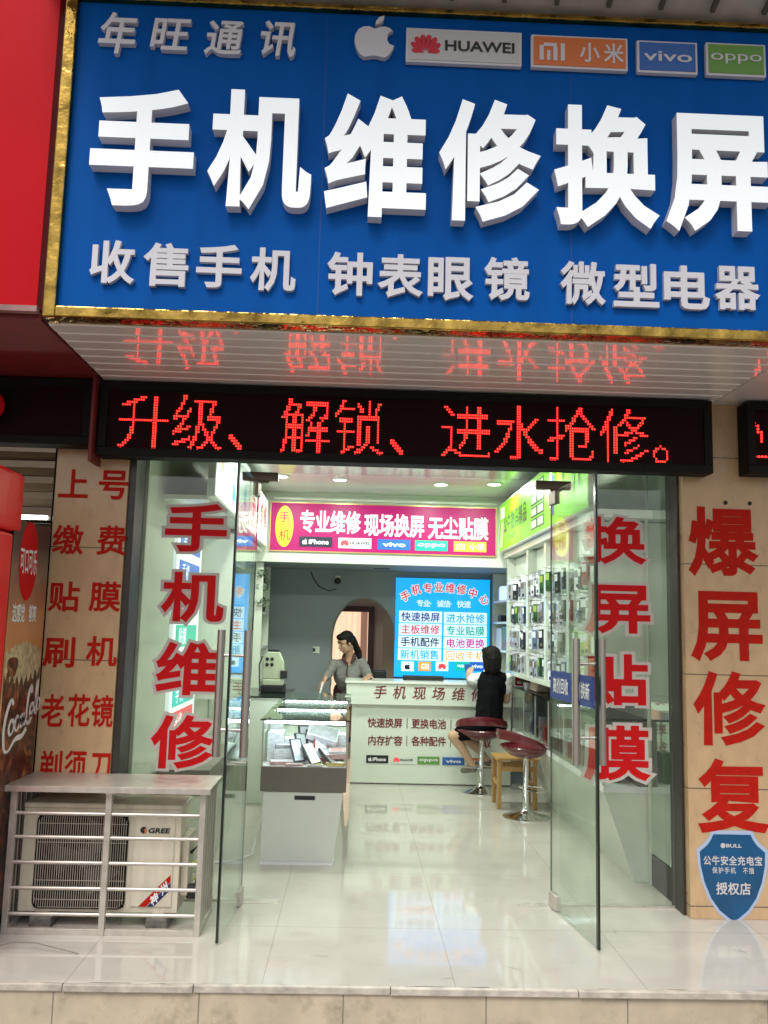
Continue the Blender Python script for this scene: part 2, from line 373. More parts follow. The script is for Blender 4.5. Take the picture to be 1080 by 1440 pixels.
def put(mb, s, wt, f2, depth, back=0.0, sides=None):   # f2(x, y, z) -> world
    v, T, B = glyph(s, wt); n = len(v)
    top = [f2(x, y, depth) for x, y in v]
    mb.add(top, [tuple(int(i) for i in t) for t in T])
    if depth:
        sm = sides or mb; bot = [f2(x, y, back) for x, y in v]
        sm.add(top+bot, [(a+n, b+n, b, a) for a, b in B])
UX, UZ = np.array([1., 0, 0]), np.array([0, 0, 1.])
def cjk(mb, s, c, u, v, cw, ch, pitch=None, wt=.02, depth=0., lift=.003, lean=0., sides=None):
    """line of CJK characters centred on c; each em box is cw x ch, spaced by pitch along u"""
    c, u, v = (np.array(k, float) for k in (c, u, v)); w = np.cross(u, v); pitch = pitch or cw*1.05
    for i, chx in enumerate(s):
        if chx == ' ': continue
        o = c+u*(i-(len(s)-1)/2)*pitch
        put(mb, chx, wt, lambda x, y, z: o+u*((x-.5)*cw+lean*(y-.38)*ch)+v*(y-.38)*ch+w*(lift+z), depth, sides=sides)
    return mb
def latin(mb, s, c, u, v, Wd, Ht, wt=.02, depth=0., lift=.003, lean=0.):
    c, u, v = (np.array(k, float) for k in (c, u, v)); w = np.cross(u, v)
    V = glyph(s, wt)[0]; lo, hi = V.min(0), V.max(0); k = (hi-lo)
    put(mb, s, wt, lambda x, y, z: c+u*((x-lo[0])/k[0]-.5)*Wd+v*((y-lo[1])/k[1]-.5)*Ht+u*lean*((y-lo[1])/k[1]-.5)*Ht+w*(lift+z), depth)
    return mb
def dots(s, c, u, v, cw, ch, pitch, n=24, r=.40, lift=.004, thin=-.004):
    mb = MB(); c = np.array(c, float)
    for i, chx in enumerate(s):
        if chx == ' ': continue
        lp = offset(outline(chx), thin); o = c+u*(i-(len(s)-1)/2)*pitch; w = np.cross(u, v)
        g = (np.arange(n)+.5)/n; X, Y = np.meshgrid(g, g-.12); P = np.stack([X.ravel(), Y.ravel()], 1)
        for x, y in P[winding(P, lp) != 0]:
            q = o+u*(x-.5)*cw+v*(y-.38)*ch+w*lift; a = cw/n*r; b = ch/n*r
            k = [q+u*a*cos(t*pi/3)+v*b*sin(t*pi/3) for t in range(6)]
            mb.add(k, [(0, 1, 2, 3, 4, 5)])
    return mb
def ell(cx, cy, rx, ry, n=28, a0=0, a1=2*pi): return [(cx+rx*cos(a0+(a1-a0)*i/n), cy+ry*sin(a0+(a1-a0)*i/n)) for i in range(n)]
def apple(mb, o, u, v, h, depth=0.):
    body = [(0, .60), (.10, .645), (.22, .665), (.33, .63), (.40, .56)]
    body += [(.405-.13*cos(t), .385+.185*sin(t)) for t in np.linspace(1.15, -1.0, 9)]
    body += [(.435, .19), (.39, .07), (.32, -.05), (.23, -.115), (.14, -.10), (.05, -.075), (-.05, -.075), (-.14, -.10), (-.23, -.115), (-.33, -.04), (-.41, .10), (-.455, .27), (-.44, .43), (-.37, .57), (-.26, .645), (-.14, .655)]
    lf = [(.0, .70), (.02, .80), (.09, .90), (.20, .94), (.19, .84), (.12, .745)]
    for P in (body, lf): mb.poly([(x*h*.98, (y-.40)*h*.95) for x, y in P], o, u, v, depth)
def petals(mb, o, u, v, h, depth=0.):
    for a in (-78, -54, -31, -10, 10, 31, 54, 78):
        L = 1.0 if abs(a) < 40 else (.9 if abs(a) < 60 else .72); wd = .15 if abs(a) < 60 else .12
        P = [(0, .10), (wd*.6, .45), (wd, .72), (wd*.75, .92), (0, 1), (-wd*.75, .92), (-wd, .72), (-wd*.6, .45)]
        t = rad(-a); R = [(x*cos(t)-(y*L)*sin(t), x*sin(t)+(y*L)*cos(t)) for x, y in P]
        mb.poly([(x*h, (y-.45)*h) for x, y in R], o, u, v, depth)
def mi(mb, o, u, v, h, depth=0.):
    def R(x0, x1, y0, y1): mb.poly([((a-.5)*h, (b-.5)*h) for a, b in ((x0, y0), (x1, y0), (x1, y1), (x0, y1))], o, u, v, depth)
    R(-.1, .12, 0, .86); R(.12, .82, .80, 1); R(.64, .86, 0, .80); R(.30, .48, 0, .56); R(1.04, 1.26, 0, 1)

# ================================================================== ground and platform
def sheet(name, x0, x1, y0, y1, z, m): return tag(MB().quad((x0, y0, z), (x1, y0, z), (x1, y1, z), (x0, y1, z)).build(name, m), kind='structure')
FY, EDGE = 5.4, 4.18
sheet('street', -40, 40, -60, EDGE+.01, -.19, M['street'])
tag(MB().box(-6, 6, EDGE+.02, 12.6, -.20, 0).build('tiled_platform', M['floor']), kind='structure')
pv = MB(); pv.box(-6, 6, EDGE+.004, EDGE+.0195, -.195, -.03); ob = tag(pv.build('pavement_riser', M['riser']), kind='structure')
nz = MB()
x = -6.0
while x < 6:
    w = random.uniform(.5, 1.1); d = random.uniform(-.004, .004)
    nz.box(x, min(x+w, 6)-.003, EDGE-.008+d, EDGE+.0185, -.029, .0025+d*.3); x += w
tag(nz.build('pavement_kerb', M['nosing'], bev=.004), kind='structure')

ch = MB()
for k in range(46):
    x = random.uniform(-2.2, 2.6); w = random.uniform(.02, .14); ch.box(x, x+w, EDGE+.014, EDGE+.02+random.uniform(.001, .006), .0004, .0008)
tag(ch.build('ground_dirt', M['street']), kind='stuff')

sc_ = MB()
for k in range(70):
    x, y = random.uniform(-1.9, 2.3), random.uniform(4.25, 8.5); a = random.uniform(0, pi); l_ = random.uniform(.008, .05); w_ = random.uniform(.0012, .004)
    sc_.add([(x-l_*cos(a)+w_*sin(a), y-l_*sin(a)-w_*cos(a), .0009), (x+l_*cos(a)+w_*sin(a)*.3, y+l_*sin(a)-w_*cos(a)*.3, .0009), (x+l_*cos(a)-w_*sin(a), y+l_*sin(a)+w_*cos(a), .0009), (x-l_*cos(a)-w_*sin(a), y-l_*sin(a)+w_*cos(a), .0009)], [(0, 1, 2, 3)])
M['scuff'] = mat('tile_scuff', (.26, .23, .19), .6); tag(sc_.build('floor_dirt', M['scuff']), kind='stuff')

# ================================================================== blue signboard
SY = 4.05                                    # face of the board
sg = thing('shop_signboard', 'wide blue phone repair signboard with raised white characters and gold trim', 'signboard', (.3, SY, 3.0))
SX0, SX1, SZ0, SZ1 = -1.44, 2.6, 3.055, 4.63
MB().box(SX0, SX1, SY, SY+.12, SZ0, SZ1).build('backboard', M['blue'], sg)
MB().box(SX0-.058, SX0, SY-.035, SY+.13, SZ0-.055, SZ1+.03).build('gold_trim', M['gold'], sg, bev=.006)
MB().box(SX0, SX1, SY-.035, SY+.13, SZ0-.053, SZ0).build('gold_trim', M['gold'], sg, bev=.006)
MB().box(SX0, SX1, SY-.035, SY+.13, SZ1, SZ1+.028).build('gold_trim', M['gold'], sg, bev=.006)
for k, x in enumerate((-.22, 1.0, 2.22)): MB().box(x, x+.004, SY-.0006, SY-.0001, SZ0, SZ1).build('panel_seam', M['blueseam'], sg)
def letter(ch, px, py, pw, ph, depth, m, wt, lean=0., sx=1.0, side=None):
    """raised character whose face fills pw x ph pixels of the photograph around (px, py)"""
    Yf = SY-depth; a, b = aY(px-pw/2, py, Yf), aY(px+pw/2, py, Yf); c0, c1 = aY(px, py+ph/2, Yf), aY(px, py-ph/2, Yf)
    V = glyph(ch, wt)[0]; lo, hi = V.min(0), V.max(0)
    Wd, Ht = b[0]-a[0], c1[2]-c0[2]; cx, cz = (a[0]+b[0])/2, (c0[2]+c1[2])/2
    mb = MB(); s2 = MB()
    def f(x, y, z):
        k = (y-lo[1])/(hi[1]-lo[1])-.5
        return (cx+((x-lo[0])/(hi[0]-lo[0])-.5)*Wd+lean*k*Ht, SY-z, cz+k*Ht)
    put(mb, ch, wt, f, depth, -.0, sides=s2 if side else None)
    o = mb.build('raised_letter', m, sg)
    if side: s2.build('letter_return', side, o)
    return o
for ch, px, py, pw, ph in (('手', 200, 207, 146, 166), ('机', 366, 211, 146, 168), ('维', 528, 219, 144, 172), ('修', 689, 226, 143, 172), ('换', 853, 234, 147, 172), ('屏', 1010, 244, 148, 166)):
    letter(ch, px, py, pw, ph, .066, M['letter_white'], .031, side=M['letter_side'])
for ch, px, py in (('收', 158, 368), ('售', 233, 372), ('手', 308, 374), ('机', 384, 379), ('钟', 492, 385), ('表', 563, 388), ('眼', 634, 392), ('镜', 713, 392), ('微', 820, 398), ('型', 895, 401), ('电', 966, 404), ('器', 1037, 405)):
    letter(ch, px, py, 64, 61, .024, M['letter_grey'], .024)
for ch, px, py, h in (('年', 166, 46, 58), ('旺', 240, 48, 44), ('通', 316, 53, 48), ('讯', 392, 54, 50)):
    letter(ch, px, py, 52, h, .03, M['letter_grey'], .016, lean=.12)
c = aY(527, 57, SY); mb = MB(); apple(mb, (c[0], SY, c[2]), UX, UZ, .225, .03); mb.build('fruit_emblem', M['letter_grey'], sg)
def plate(x0, y0, x1, y1, face, rim):
    c = aY((x0+x1)/2, (y0+y1)/2, SY-.03); hw = (aY(x1, (y0+y1)/2, SY-.03)[0]-aY(x0, (y0+y1)/2, SY-.03)[0])/2
    hh = (aY((x0+x1)/2, y0, SY-.03)[2]-aY((x0+x1)/2, y1, SY-.03)[2])/2
    p = MB().box(c[0]-hw, c[0]+hw, SY-.03, SY-.002, c[2]-hh, c[2]+hh).build('brand_plate', rim, sg, bev=.004)
    MB().box(c[0]-hw+.012, c[0]+hw-.012, SY-.034, SY-.0302, c[2]-hh+.012, c[2]+hh-.012).build('plate_face', face, p)
    return p, np.array([c[0], SY-.034, c[2]]), hw, hh
p, c, hw, hh = plate(571, 42, 734, 90, M['plate_silver'], M['letter_grey'])
mb = MB(); petals(mb, c+UX*-hw*.66-[0, .002, 0], UX, UZ, hh*1.1); mb.build('petal_emblem', M['logo_red'], p)
latin(MB(), 'HUAWEI', c+UX*hw*.27, UX, UZ, hw*1.2, hh*.62, wt=.025).build('plate_lettering', M['black'], p)
p, c, hw, hh = plate(747, 51, 883, 97, M['orange'], M['letter_grey'])
mb = MB(); mi(mb, c-UX*hw*.60-UZ*hh*.05-[0, .002, 0], UX, UZ, hh*1.05); cjk(mb, '小米', c+UX*hw*.45, UX, UZ, hw*.42, hh*1.25, hw*.5, .018); mb.build('plate_lettering', M['letter_grey'], p)
p, c, hw, hh = plate(896, 58, 981, 103, M['plateblue'], M['letter_grey'])
latin(MB(), 'vivo', c, UX, UZ, hw*1.6, hh*.62, wt=.012).build('plate_lettering', M['letter_grey'], p)
p, c, hw, hh = plate(993, 61, 1077, 107, M['plategreen'], M['letter_grey'])
latin(MB(), 'oppo', c, UX, UZ, hw*1.7, hh*.62, wt=.004).build('plate_lettering', M['letter_grey'], p)

# ------------------------------------------------------------------ eave above the sign
ev = thing('ribbed_eave', 'ribbed metal eave running along the top of the blue signboard', 'eave', (0, 4.0, 4.75))
MB().hexa([(-1.6, 3.1, 4.93), (3.0, 3.1, 4.93), (3.0, 4.2, 4.665), (-1.6, 4.2, 4.665), (-1.6, 3.1, 4.97), (3.0, 3.1, 4.97), (3.0, 4.2, 4.70), (-1.6, 4.2, 4.70)]).build('eave_sheet', M['eave'], ev)
for i in range(17):
    x = -1.45+.262*i
    MB().hexa([(x, 3.1, 4.905), (x+.022, 3.1, 4.905), (x+.022, 4.0, 4.69), (x, 4.0, 4.69), (x, 3.1, 4.928), (x+.022, 3.1, 4.928), (x+.022, 4.0, 4.711), (x, 4.0, 4.711)]).build('eave_rib', M['eavedark'], ev)

# ------------------------------------------------------------------ slatted soffit under the sign
LY = 5.05
sf = thing('slatted_soffit', 'pale aluminium slatted soffit reflecting the red display below the blue sign', 'soffit', (.3, 4.5, 2.99))
mb = MB(); n = 9; y0, y1 = SY+.06, 5.22; step = (y1-y0)/n
for i in range(n):
    a = y0+i*step
    mb.hexa([(-1.50, a+.012, 2.994), (2.13, a+.012, 2.994), (2.13, a+step-.012, 2.994), (-1.50, a+step-.012, 2.994), (-1.50, a, 3.012), (2.13, a, 3.012), (2.13, a+step-.001, 3.012), (-1.50, a+step-.001, 3.012)])
mb.build('slat_panel', M['slat'], sf)
MB().box(-1.52, 2.14, y0-.01, y1, 3.016, 3.05).build('soffit_backing', M['eavedark'], sf)
MB().box(2.145, 3.2, y0, y1, 3.0, 3.03).build('side_panel', M['slat'], sf)

# ------------------------------------------------------------------ LED displays
def led(x0, x1, z0, z1, label):
    t = thing('led_display', label, 'display', ((x0+x1)/2, LY, z0))
    h = MB(); h.box(x0, x1, LY+.018, LY+.14, z0, z1); h.box(x0, x1, LY, LY+.0175, z0, z0+.05); h.box(x0, x1, LY, LY+.0175, z1-.05, z1)
    h.box(x0, x0+.05, LY, LY+.0175, z0+.0505, z1-.0505); h.box(x1-.05, x1, LY, LY+.0175, z0+.0505, z1-.0505)
    h.build('housing', M['ledbody'], t, bev=.004)
    MB().box(x0+.051, x1-.051, LY+.010, LY+.0176, z0+.051, z1-.051).build('screen', M['ledscreen'], t)
    return t
L1 = led(-1.515, 2.09, 2.545, 2.985, 'long black display above the entrance scrolling bright red repair characters')
def ledtext(t, s, px0, px1, py0, py1):
    Yf = LY+.009; a = aY(px0, py0, Yf); b = aY(px1, py1, Yf); n = len(s); cw = (b[0]-a[0])/n
    hh = aY((px0+px1)/2, 561, Yf)[2]-aY((px0+px1)/2, 643, Yf)[2]
    c = np.array([(a[0]+b[0])/2, Yf, (a[2]+b[2])/2])
    dots(s, c, UX, UZ, cw*1.0, hh*1.04, cw, n=24).build('lit_lettering', M['leddot'], t)
ledtext(L1, '升级、解锁、进水抢修。', 164, 988, 590, 619)
d = MB()
L2 = led(2.30, 3.3, 2.555, 2.985, 'black display cut off at the right edge with red lit strokes')
c = aY(1096, 611, LY+.009); dots('业', c, UX, UZ, .40, .37, .4, n=20).build('lit_lettering', M['leddot'], L2)
L3 = led(-2.9, -1.555, 2.60, 2.99, 'unlit black display under the red neighbouring signboard')

# ================================================================== neighbour on the left
nb = thing('red_signboard', 'plain red neighbouring signboard left of the gold trim', 'signboard', (-2.6, SY, 3.06))
MB().box(-4.6, -1.535, SY-.01, SY+.1, 3.06, 5.2).build('sign_sheet', M['redsign'], nb)
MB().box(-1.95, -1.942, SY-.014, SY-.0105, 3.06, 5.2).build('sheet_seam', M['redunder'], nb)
MB().box(-4.6, -1.53, SY-.02, SY+.02, 3.028, 3.056).build('lower_rim', M['rimred'], nb)
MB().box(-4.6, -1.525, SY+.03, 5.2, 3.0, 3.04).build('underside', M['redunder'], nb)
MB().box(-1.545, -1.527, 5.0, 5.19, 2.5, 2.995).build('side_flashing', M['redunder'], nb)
c = aY(-14, 571, 5.0); one('round_sign', MB().lathe((c[0], 5.0, c[2]), [(.085, 0), (.09, .01), (.09, .03), (.06, .04), (0, .045)], ax=(0, -1, 0)), M['redsign'], 'round red sign in front of the unlit display at left edge', 'sign', smooth=30)
sh = thing('rolling_shutter', 'brown rolling shutter behind the red vending machine', 'shutter', (-2.6, 5.6, 0))
mb = MB()
for i in range(31):
    z = .0+i*.1; mb.hexa([(-4.5, 5.6, z), (-1.83, 5.6, z), (-1.83, 5.58, z+.05), (-4.5, 5.58, z+.05), (-4.5, 5.63, z), (-1.83, 5.63, z), (-1.83, 5.63, z+.05), (-4.5, 5.63, z+.05)])
    mb.hexa([(-4.5, 5.58, z+.05), (-1.83, 5.58, z+.05), (-1.83, 5.6, z+.096), (-4.5, 5.6, z+.096), (-4.5, 5.63, z+.05), (-1.83, 5.63, z+.05), (-1.83, 5.63, z+.096), (-4.5, 5.63, z+.096)])
mb.build('slat_curtain', M['shutter'], sh)
MB().box(-1.83, -1.79, 5.3, 5.62, 0, 3.0).build('guide_rail', M['ledbody'], sh)
a, b = aY(28, 727, 5.5), aY(66, 728, 5.5)
tl = thing('tube_light', 'short lit tube light on the shutter behind the vending machine', 'lamp', (b[0]-.2, 5.5, b[2]))
MB().cyl((a[0]-.3, 5.5, a[2]), (b[0], 5.5, b[2]), .012).build('tube', M['lamp'], tl, smooth=True)
MB().box(a[0]-.32, b[0]+.02, 5.512, 5.58, a[2]-.015, a[2]+.02).build('batten', M['frame'], tl)

# vending machine
VX = -1.78
vm = thing('vending_machine', 'red drinks vending machine printed with an iced cola glass on its side', 'vending machine', (-2.15, 4.9, 0))
M['cola'] = mat('cola_print', (.12, .03, .01), .3)
def cola_print():
    m = M['cola']; t = m.node_tree; b = t.nodes['Principled BSDF']; L = t.links.new
    g = t.nodes.new('ShaderNodeNewGeometry'); s = t.nodes.new('ShaderNodeSeparateXYZ'); L(g.outputs['Position'], s.inputs[0])
    n = t.nodes.new('ShaderNodeTexNoise'); n.inputs['Scale'].default_value = 7; n.inputs['Detail'].default_value = 6; L(g.outputs['Position'], n.inputs['Vector'])
    ma = t.nodes.new('ShaderNodeMath'); ma.operation = 'MULTIPLY_ADD'; ma.inputs[1].default_value = .22; L(n.outputs[0], ma.inputs[0]); L(s.outputs['Z'], ma.inputs[2])
    r = t.nodes.new('ShaderNodeMapRange'); r.inputs[1].default_value = .3; r.inputs[2].default_value = 2.3; L(ma.outputs[0], r.inputs[0])
    c = t.nodes.new('ShaderNodeValToRGB'); e = c.color_ramp.elements
    e[0].position = 0; e[0].color = (.03, .008, .004, 1); e[1].position = 1; e[1].color = (.035, .024, .02, 1)
    for p, k in ((.12, (.16, .035, .01)), (.18, (.035, .01, .012)), (.24, (.28, .075, .02)), (.31, (.05, .014, .012)), (.39, (.10, .028, .015)), (.44, (.38, .14, .04)), (.475, (.50, .34, .17)), (.55, (.42, .20, .08)), (.70, (.36, .15, .06)), (.80, (.20, .11, .07)), (.90, (.06, .045, .04))):
        q = e.new(p); q.color = (*[min(1, 1.5*c_) for c_ in k], 1)
    L(r.outputs[0], c.inputs[0]); L(c.outputs[0], b.inputs['Base Color'])
cola_print()
M['foam'] = mat('foam_print', (.55, .46, .27), .4, var=.45, vs=22)
MB().box(-2.6, VX-.004, 4.62, 5.17, .06, 2.12).build('body', M['ledbody'], vm)
MB().box(VX-.0035, VX, 4.625, 5.165, .08, 2.12).build('side_print', M['cola'], vm)
dr = MB().box(-2.6, VX+.004, 4.30, 4.615, .06, 2.035).build('door', M['vendred'], vm, bev=.018, seg=3)
MB().box(-2.6, VX+.004, 4.28, 4.72, 2.045, 2.36).build('top_cap', M['vendred'], vm, bev=.025, seg=3)
MB().box(-2.5, VX-.05, 4.285, 4.2995, 1.55, 1.98).build('lime_panel', M['lime'], dr)
MB().box(-2.55, VX-.04, 4.35, 5.1, 0, .06).build('plinth', M['rubber'], vm)
FYv, FZv = np.array([0, 1., 0]), UZ
def on_side(px, py): return aX(px, py, VX)
c = on_side(40, 789); mb = MB(); mb.poly(ell(0, 0, .135, .215), c+[.001, 0, 0], FYv, FZv); ds = mb.build('round_emblem', M['sticker_red'], vm)
cjk(MB(), '可口可乐', c, FYv, FZv, .060, .15, .062, .018, lean=-.12).build('emblem_lettering', M['white'], ds)
c = on_side(34, 862); cjk(MB(), '这感觉 够爽', c, FYv, FZv, .062, .105, .058, .022).build('slogan_lettering', M['white'], vm)
# glass of cola on the print : foam rim and script
M['liquid'] = mat('cola_liquid_print', (.12, .03, .01), .3)
def liquid():
    t = M['liquid'].node_tree; b = t.nodes['Principled BSDF']; L = t.links.new; g = t.nodes.new('ShaderNodeNewGeometry')
    n = t.nodes.new('ShaderNodeTexNoise'); n.inputs['Scale'].default_value = 9; n.inputs['Detail'].default_value = 8; n.inputs['Distortion'].default_value = 1.6; L(g.outputs['Position'], n.inputs['Vector'])
    c = t.nodes.new('ShaderNodeValToRGB'); e = c.color_ramp.elements; e[0].position = .36; e[0].color = (.012, .004, .006, 1); e[1].position = .74; e[1].color = (.55, .24, .06, 1)
    for p, k in ((.48, (.045, .010, .008)), (.58, (.17, .045, .015)), (.66, (.30, .10, .03))): q = e.new(p); q.color = (*k, 1)
    L(n.outputs[0], c.inputs[0]); L(c.outputs[0], b.inputs['Base Color'])
liquid()
mb = MB(); zt = on_side(31, 935)[2]
mb.poly([(4.66, .10), (5.13, .10), (5.155, zt), (4.635, zt)], (VX+.0006, 0, 0), FYv, FZv); mb.build('cola_glass_print', M['liquid'], vm)
rim_ = [(4.635+.52*i/26, zt-.035-.03*sin(i*1.9)-.05*sin(pi*i/26)) for i in range(27)]+[(5.155-.52*i/26, zt+.07+.05*sin(pi*i/26)+.012*sin(i*2.3)) for i in range(27)]
mb = MB(); mb.poly(rim_, (VX+.0012, 0, 0), FYv, FZv); mb.build('foam_print', M['foam'], vm)
mb = MB(); mb.poly([(4.74+.07*cos(a)*(1+.15*sin(3*a)), zt-.005+.062*sin(a)*(1+.2*cos(2*a))) for a in np.linspace(0, 2*pi, 24)[:-1]], (VX+.0018, 0, 0), FYv, FZv); mb.build('ice_print', M['liquid'], vm)
c = on_side(31, 1006)
def script(parts, c, sx, sz, r):
    for pts, ww in parts:
        P = []
        for (x0, y0), (x1, y1), (x2, y2), (x3, y3) in zip([pts[0]]+pts[:-2], pts[:-1], pts[1:], pts[2:]+[pts[-1]]):
            for k in range(5):
                t = k/5; f = lambda a, b, c_, d: .5*(2*b+(c_-a)*t+(2*a-5*b+4*c_-d)*t*t+(3*b-a-3*c_+d)*t**3)
                P.append((f(x0, x1, x2, x3), f(y0, y1, y2, y3)))
        P.append(pts[-1]); n = len(P); mb = smb
        for i in range(n-1):
            (a, b), (d, e) = P[i], P[i+1]; l = math.hypot(d-a, e-b) or 1e-6
            w0 = r*ww*(.5+.7*abs(sin(pi*i/n*1.5+.4))); w1 = r*ww*(.5+.7*abs(sin(pi*(i+1)/n*1.5+.4))); nx_, ny_ = -(e-b)/l, (d-a)/l
            def W(x, y): return c+FYv*(x*sx)+FZv*(y*sz+x*sz*.16)+np.array([.002, 0, 0])
            mb.quad(W(a-nx_*w0, b-ny_*w0), W(d-nx_*w1, e-ny_*w1), W(d+nx_*w1, e+ny_*w1), W(a+nx_*w0, b+ny_*w0))
smb = MB()
O = lambda x, y, a=.28, b=.36: [(x+a*cos(t), y+b*sin(t)) for t in np.linspace(1.2, 1.2+2*pi, 9)]
script([([(-1.15, .85), (-1.45, 1.1), (-1.85, .7), (-2.1, -.2), (-1.9, -1.15), (-1.4, -1.35), (-.7, -1.0), (.1, -1.05), (.6, -.8)], 1.5), (O(-1.25, -.25), 1.1),
        ([(-.45, .05), (-.7, .1), (-.85, -.3), (-.65, -.6), (-.4, -.5), (-.15, -.1)], 1.1), (O(-.02, -.25, .2, .32), 1.1), ([(.22, .1), (.18, -.35), (.3, -.55), (.5, -.3)], 1),
        ([(1.0, .9), (.95, 1.25), (.65, 1.0), (.5, .1), (.6, -.5), (.95, -.55), (1.3, -.1)], 1.5), (O(1.15, .0, .24, .34), 1.1), ([(1.5, .1), (1.75, 1.2), (1.6, 1.35), (1.5, .6), (1.55, -.2), (1.75, -.25)], 1.1), (O(1.95, .1, .2, .3), 1)], c, .118, .105, .085)
smb.build('script_lettering', M['white'], vm)

# ================================================================== tiled pillars with painted characters
PY = 5.2
pl = thing('tiled_pillar', 'beige tiled pillar painted with small red service names behind the air conditioner', 'pillar', (-1.57, PY, 0))
MB().box(-1.785, -1.36, PY, 5.7, .0, 3.0).build('tile_cladding', M['pillar'], pl, bev=.003)
def paint(t, chars, m, wt):
    mb = MB()
    for ch, px, py, pw, ph in chars:
        c = aY(px, py, PY); Wd = aY(px+pw/2, py, PY)[0]-aY(px-pw/2, py, PY)[0]; Ht = aY(px, py-ph/2, PY)[2]-aY(px, py+ph/2, PY)[2]
        V = glyph(ch, wt)[0]; lo, hi = V.min(0), V.max(0)
        put(mb, ch, wt, lambda x, y, z: (c[0]+((x-lo[0])/(hi[0]-lo[0])-.5)*Wd, PY-.0022, c[2]+((y-lo[1])/(hi[1]-lo[1])-.5)*Ht), 0)
    return mb.build('painted_lettering', m, t)
paint(pl, [('上', 104, 680, 42, 40), ('号', 160, 682, 42, 41), ('缴', 96, 759, 44, 42), ('费', 157, 760, 42, 42), ('贴', 90, 839, 44, 43), ('膜', 148, 839, 45, 43), ('刷', 83, 917, 45, 43), ('机', 143, 916, 44, 43)], M['redpaint'], .022)
paint(pl, [('老', 74, 999, 32, 46), ('花', 111, 999, 32, 46), ('镜', 144, 1000, 31, 46), ('剃', 71, 1078, 32, 46), ('须', 106, 1078, 32, 46), ('刀', 141, 1080, 28, 42)], M['redpaint'], .02)
pr = thing('tiled_pillar', 'beige tiled pillar at the right with four large red painted characters', 'pillar', (2.3, PY, 0))
MB().box(1.958, 3.0, PY, 5.455, .0, 3.0).build('tile_cladding', M['pillar'], pr, bev=.003)
paint(pr, [('爆', 1017, 762, 99, 98), ('屏', 1021.5, 881, 101, 99), ('修', 1026, 996, 102, 105), ('复', 1031, 1119, 101, 105)], M['redpaint'], .028)
mb = MB()
for px, py in ((1020, 707), (1054, 708)): c = aY(px, py, PY); mb.lathe((c[0], PY, c[2]), [(.012, 0), (.012, .006), (.006, .01)], n=10, ax=(0, -1, 0))
mb.build('screw_plug', M['rubber'], pr)
# shield sticker
c = aY(1030.5, 1228, PY); s = (aY(1077, 1228, PY)[0]-aY(985, 1228, PY)[0])/92
def shield(k):
    P = [(-27, 53), (27, 53)]+[(27+k_*20/6, 53-23*(1-cos(k_*pi/12))**.9-k_*.0) for k_ in range(1, 6)]+[(47, 29)]
    P = [(-27, 53), (27, 53), (30, 46), (36, 38), (47, 29), (46, 10), (41, -12), (32, -34), (20, -50), (6, -61), (0, -64), (-6, -61), (-20, -50), (-32, -34), (-41, -12), (-46, 10), (-47, 29), (-36, 38), (-30, 46)]
    return [(x*k*s, (y+5)*k*s-5*s) for x, y in P]
st = thing('shield_sticker', 'blue shield shaped shop sticker low on the right pillar', 'sticker', (c[0], PY, c[2]))
M['shield_blue'] = mat('shield_blue_print', (.003, .075, .19), .3, var=.3, vs=4); M['shield_rim'] = mat('pale_blue_rim', (.36, .45, .62), .4)
mb = MB(); mb.poly(shield(1.07), (c[0], PY-.0015, c[2]), UX, UZ); mb.build('rim', M['shield_rim'], st)
mb = MB(); mb.poly(shield(.98), (c[0], PY-.003, c[2]), UX, UZ); mb.build('shield_face', M['shield_blue'], st)
mb = MB(); o = np.array([c[0], PY-.003, c[2]])
cjk(mb, '公牛安全充电宝', o+UZ*17*s, UX, UZ, 11.5*s, 13*s, 12*s, .022); cjk(mb, '保护手机 不插', o+UZ*4*s, UX, UZ, 7.5*s, 9*s, 8.6*s, .015)
latin(mb, 'BULL', o+UZ*37*s+UX*2*s, UX, UZ, 22*s, 5*s, wt=.03); mb.poly(ell(-11*s-.01, 0, 3.4*s, 3.4*s, 16), o+UZ*37*s-[0, .003, 0], UX, UZ)
cjk(mb, '授权店', o-UZ*20*s, UX, UZ, 16*s, 17*s, 16.5*s, .022); mb.build('sticker_lettering', M['plate_silver'], st)

# ================================================================== shopfront frame and fixed glass
ff = thing('shopfront_frame', 'dark bronze metal frame around the glass shopfront', 'door frame', (.3, FY, 0))
MB().box(-1.358, -1.318, PY+.02, FY+.05, 0, 2.99).build('left_jamb', M['frame'], ff, bev=.003)
MB().box(1.94-.0, 1.957, PY+.06, FY+.05, 0, 2.99).build('right_jamb', M['frame'], ff, bev=.003)
MB().box(-1.317, 1.939, FY-.03, FY+.05, 2.62, 2.70).build('header', M['frame'], ff)
def fixed(x0, x1, label):
    t = thing('shopfront_window', label, 'window', ((x0+x1)/2, FY, 0))
    MB().box(x0, x1, FY-.005, FY+.005, .012, 2.618).build('pane', M['glass'], t)
    MB().box(x0, x1, FY-.01, FY+.01, 0, .0115).build('floor_channel', M['steel_dull'], t)
    return t
gl = fixed(-1.316, -.655, 'fixed glass panel left of the doors with red outlined characters')
gr = fixed(1.255, 1.938, 'fixed glass panel right of the doors with red outlined characters')
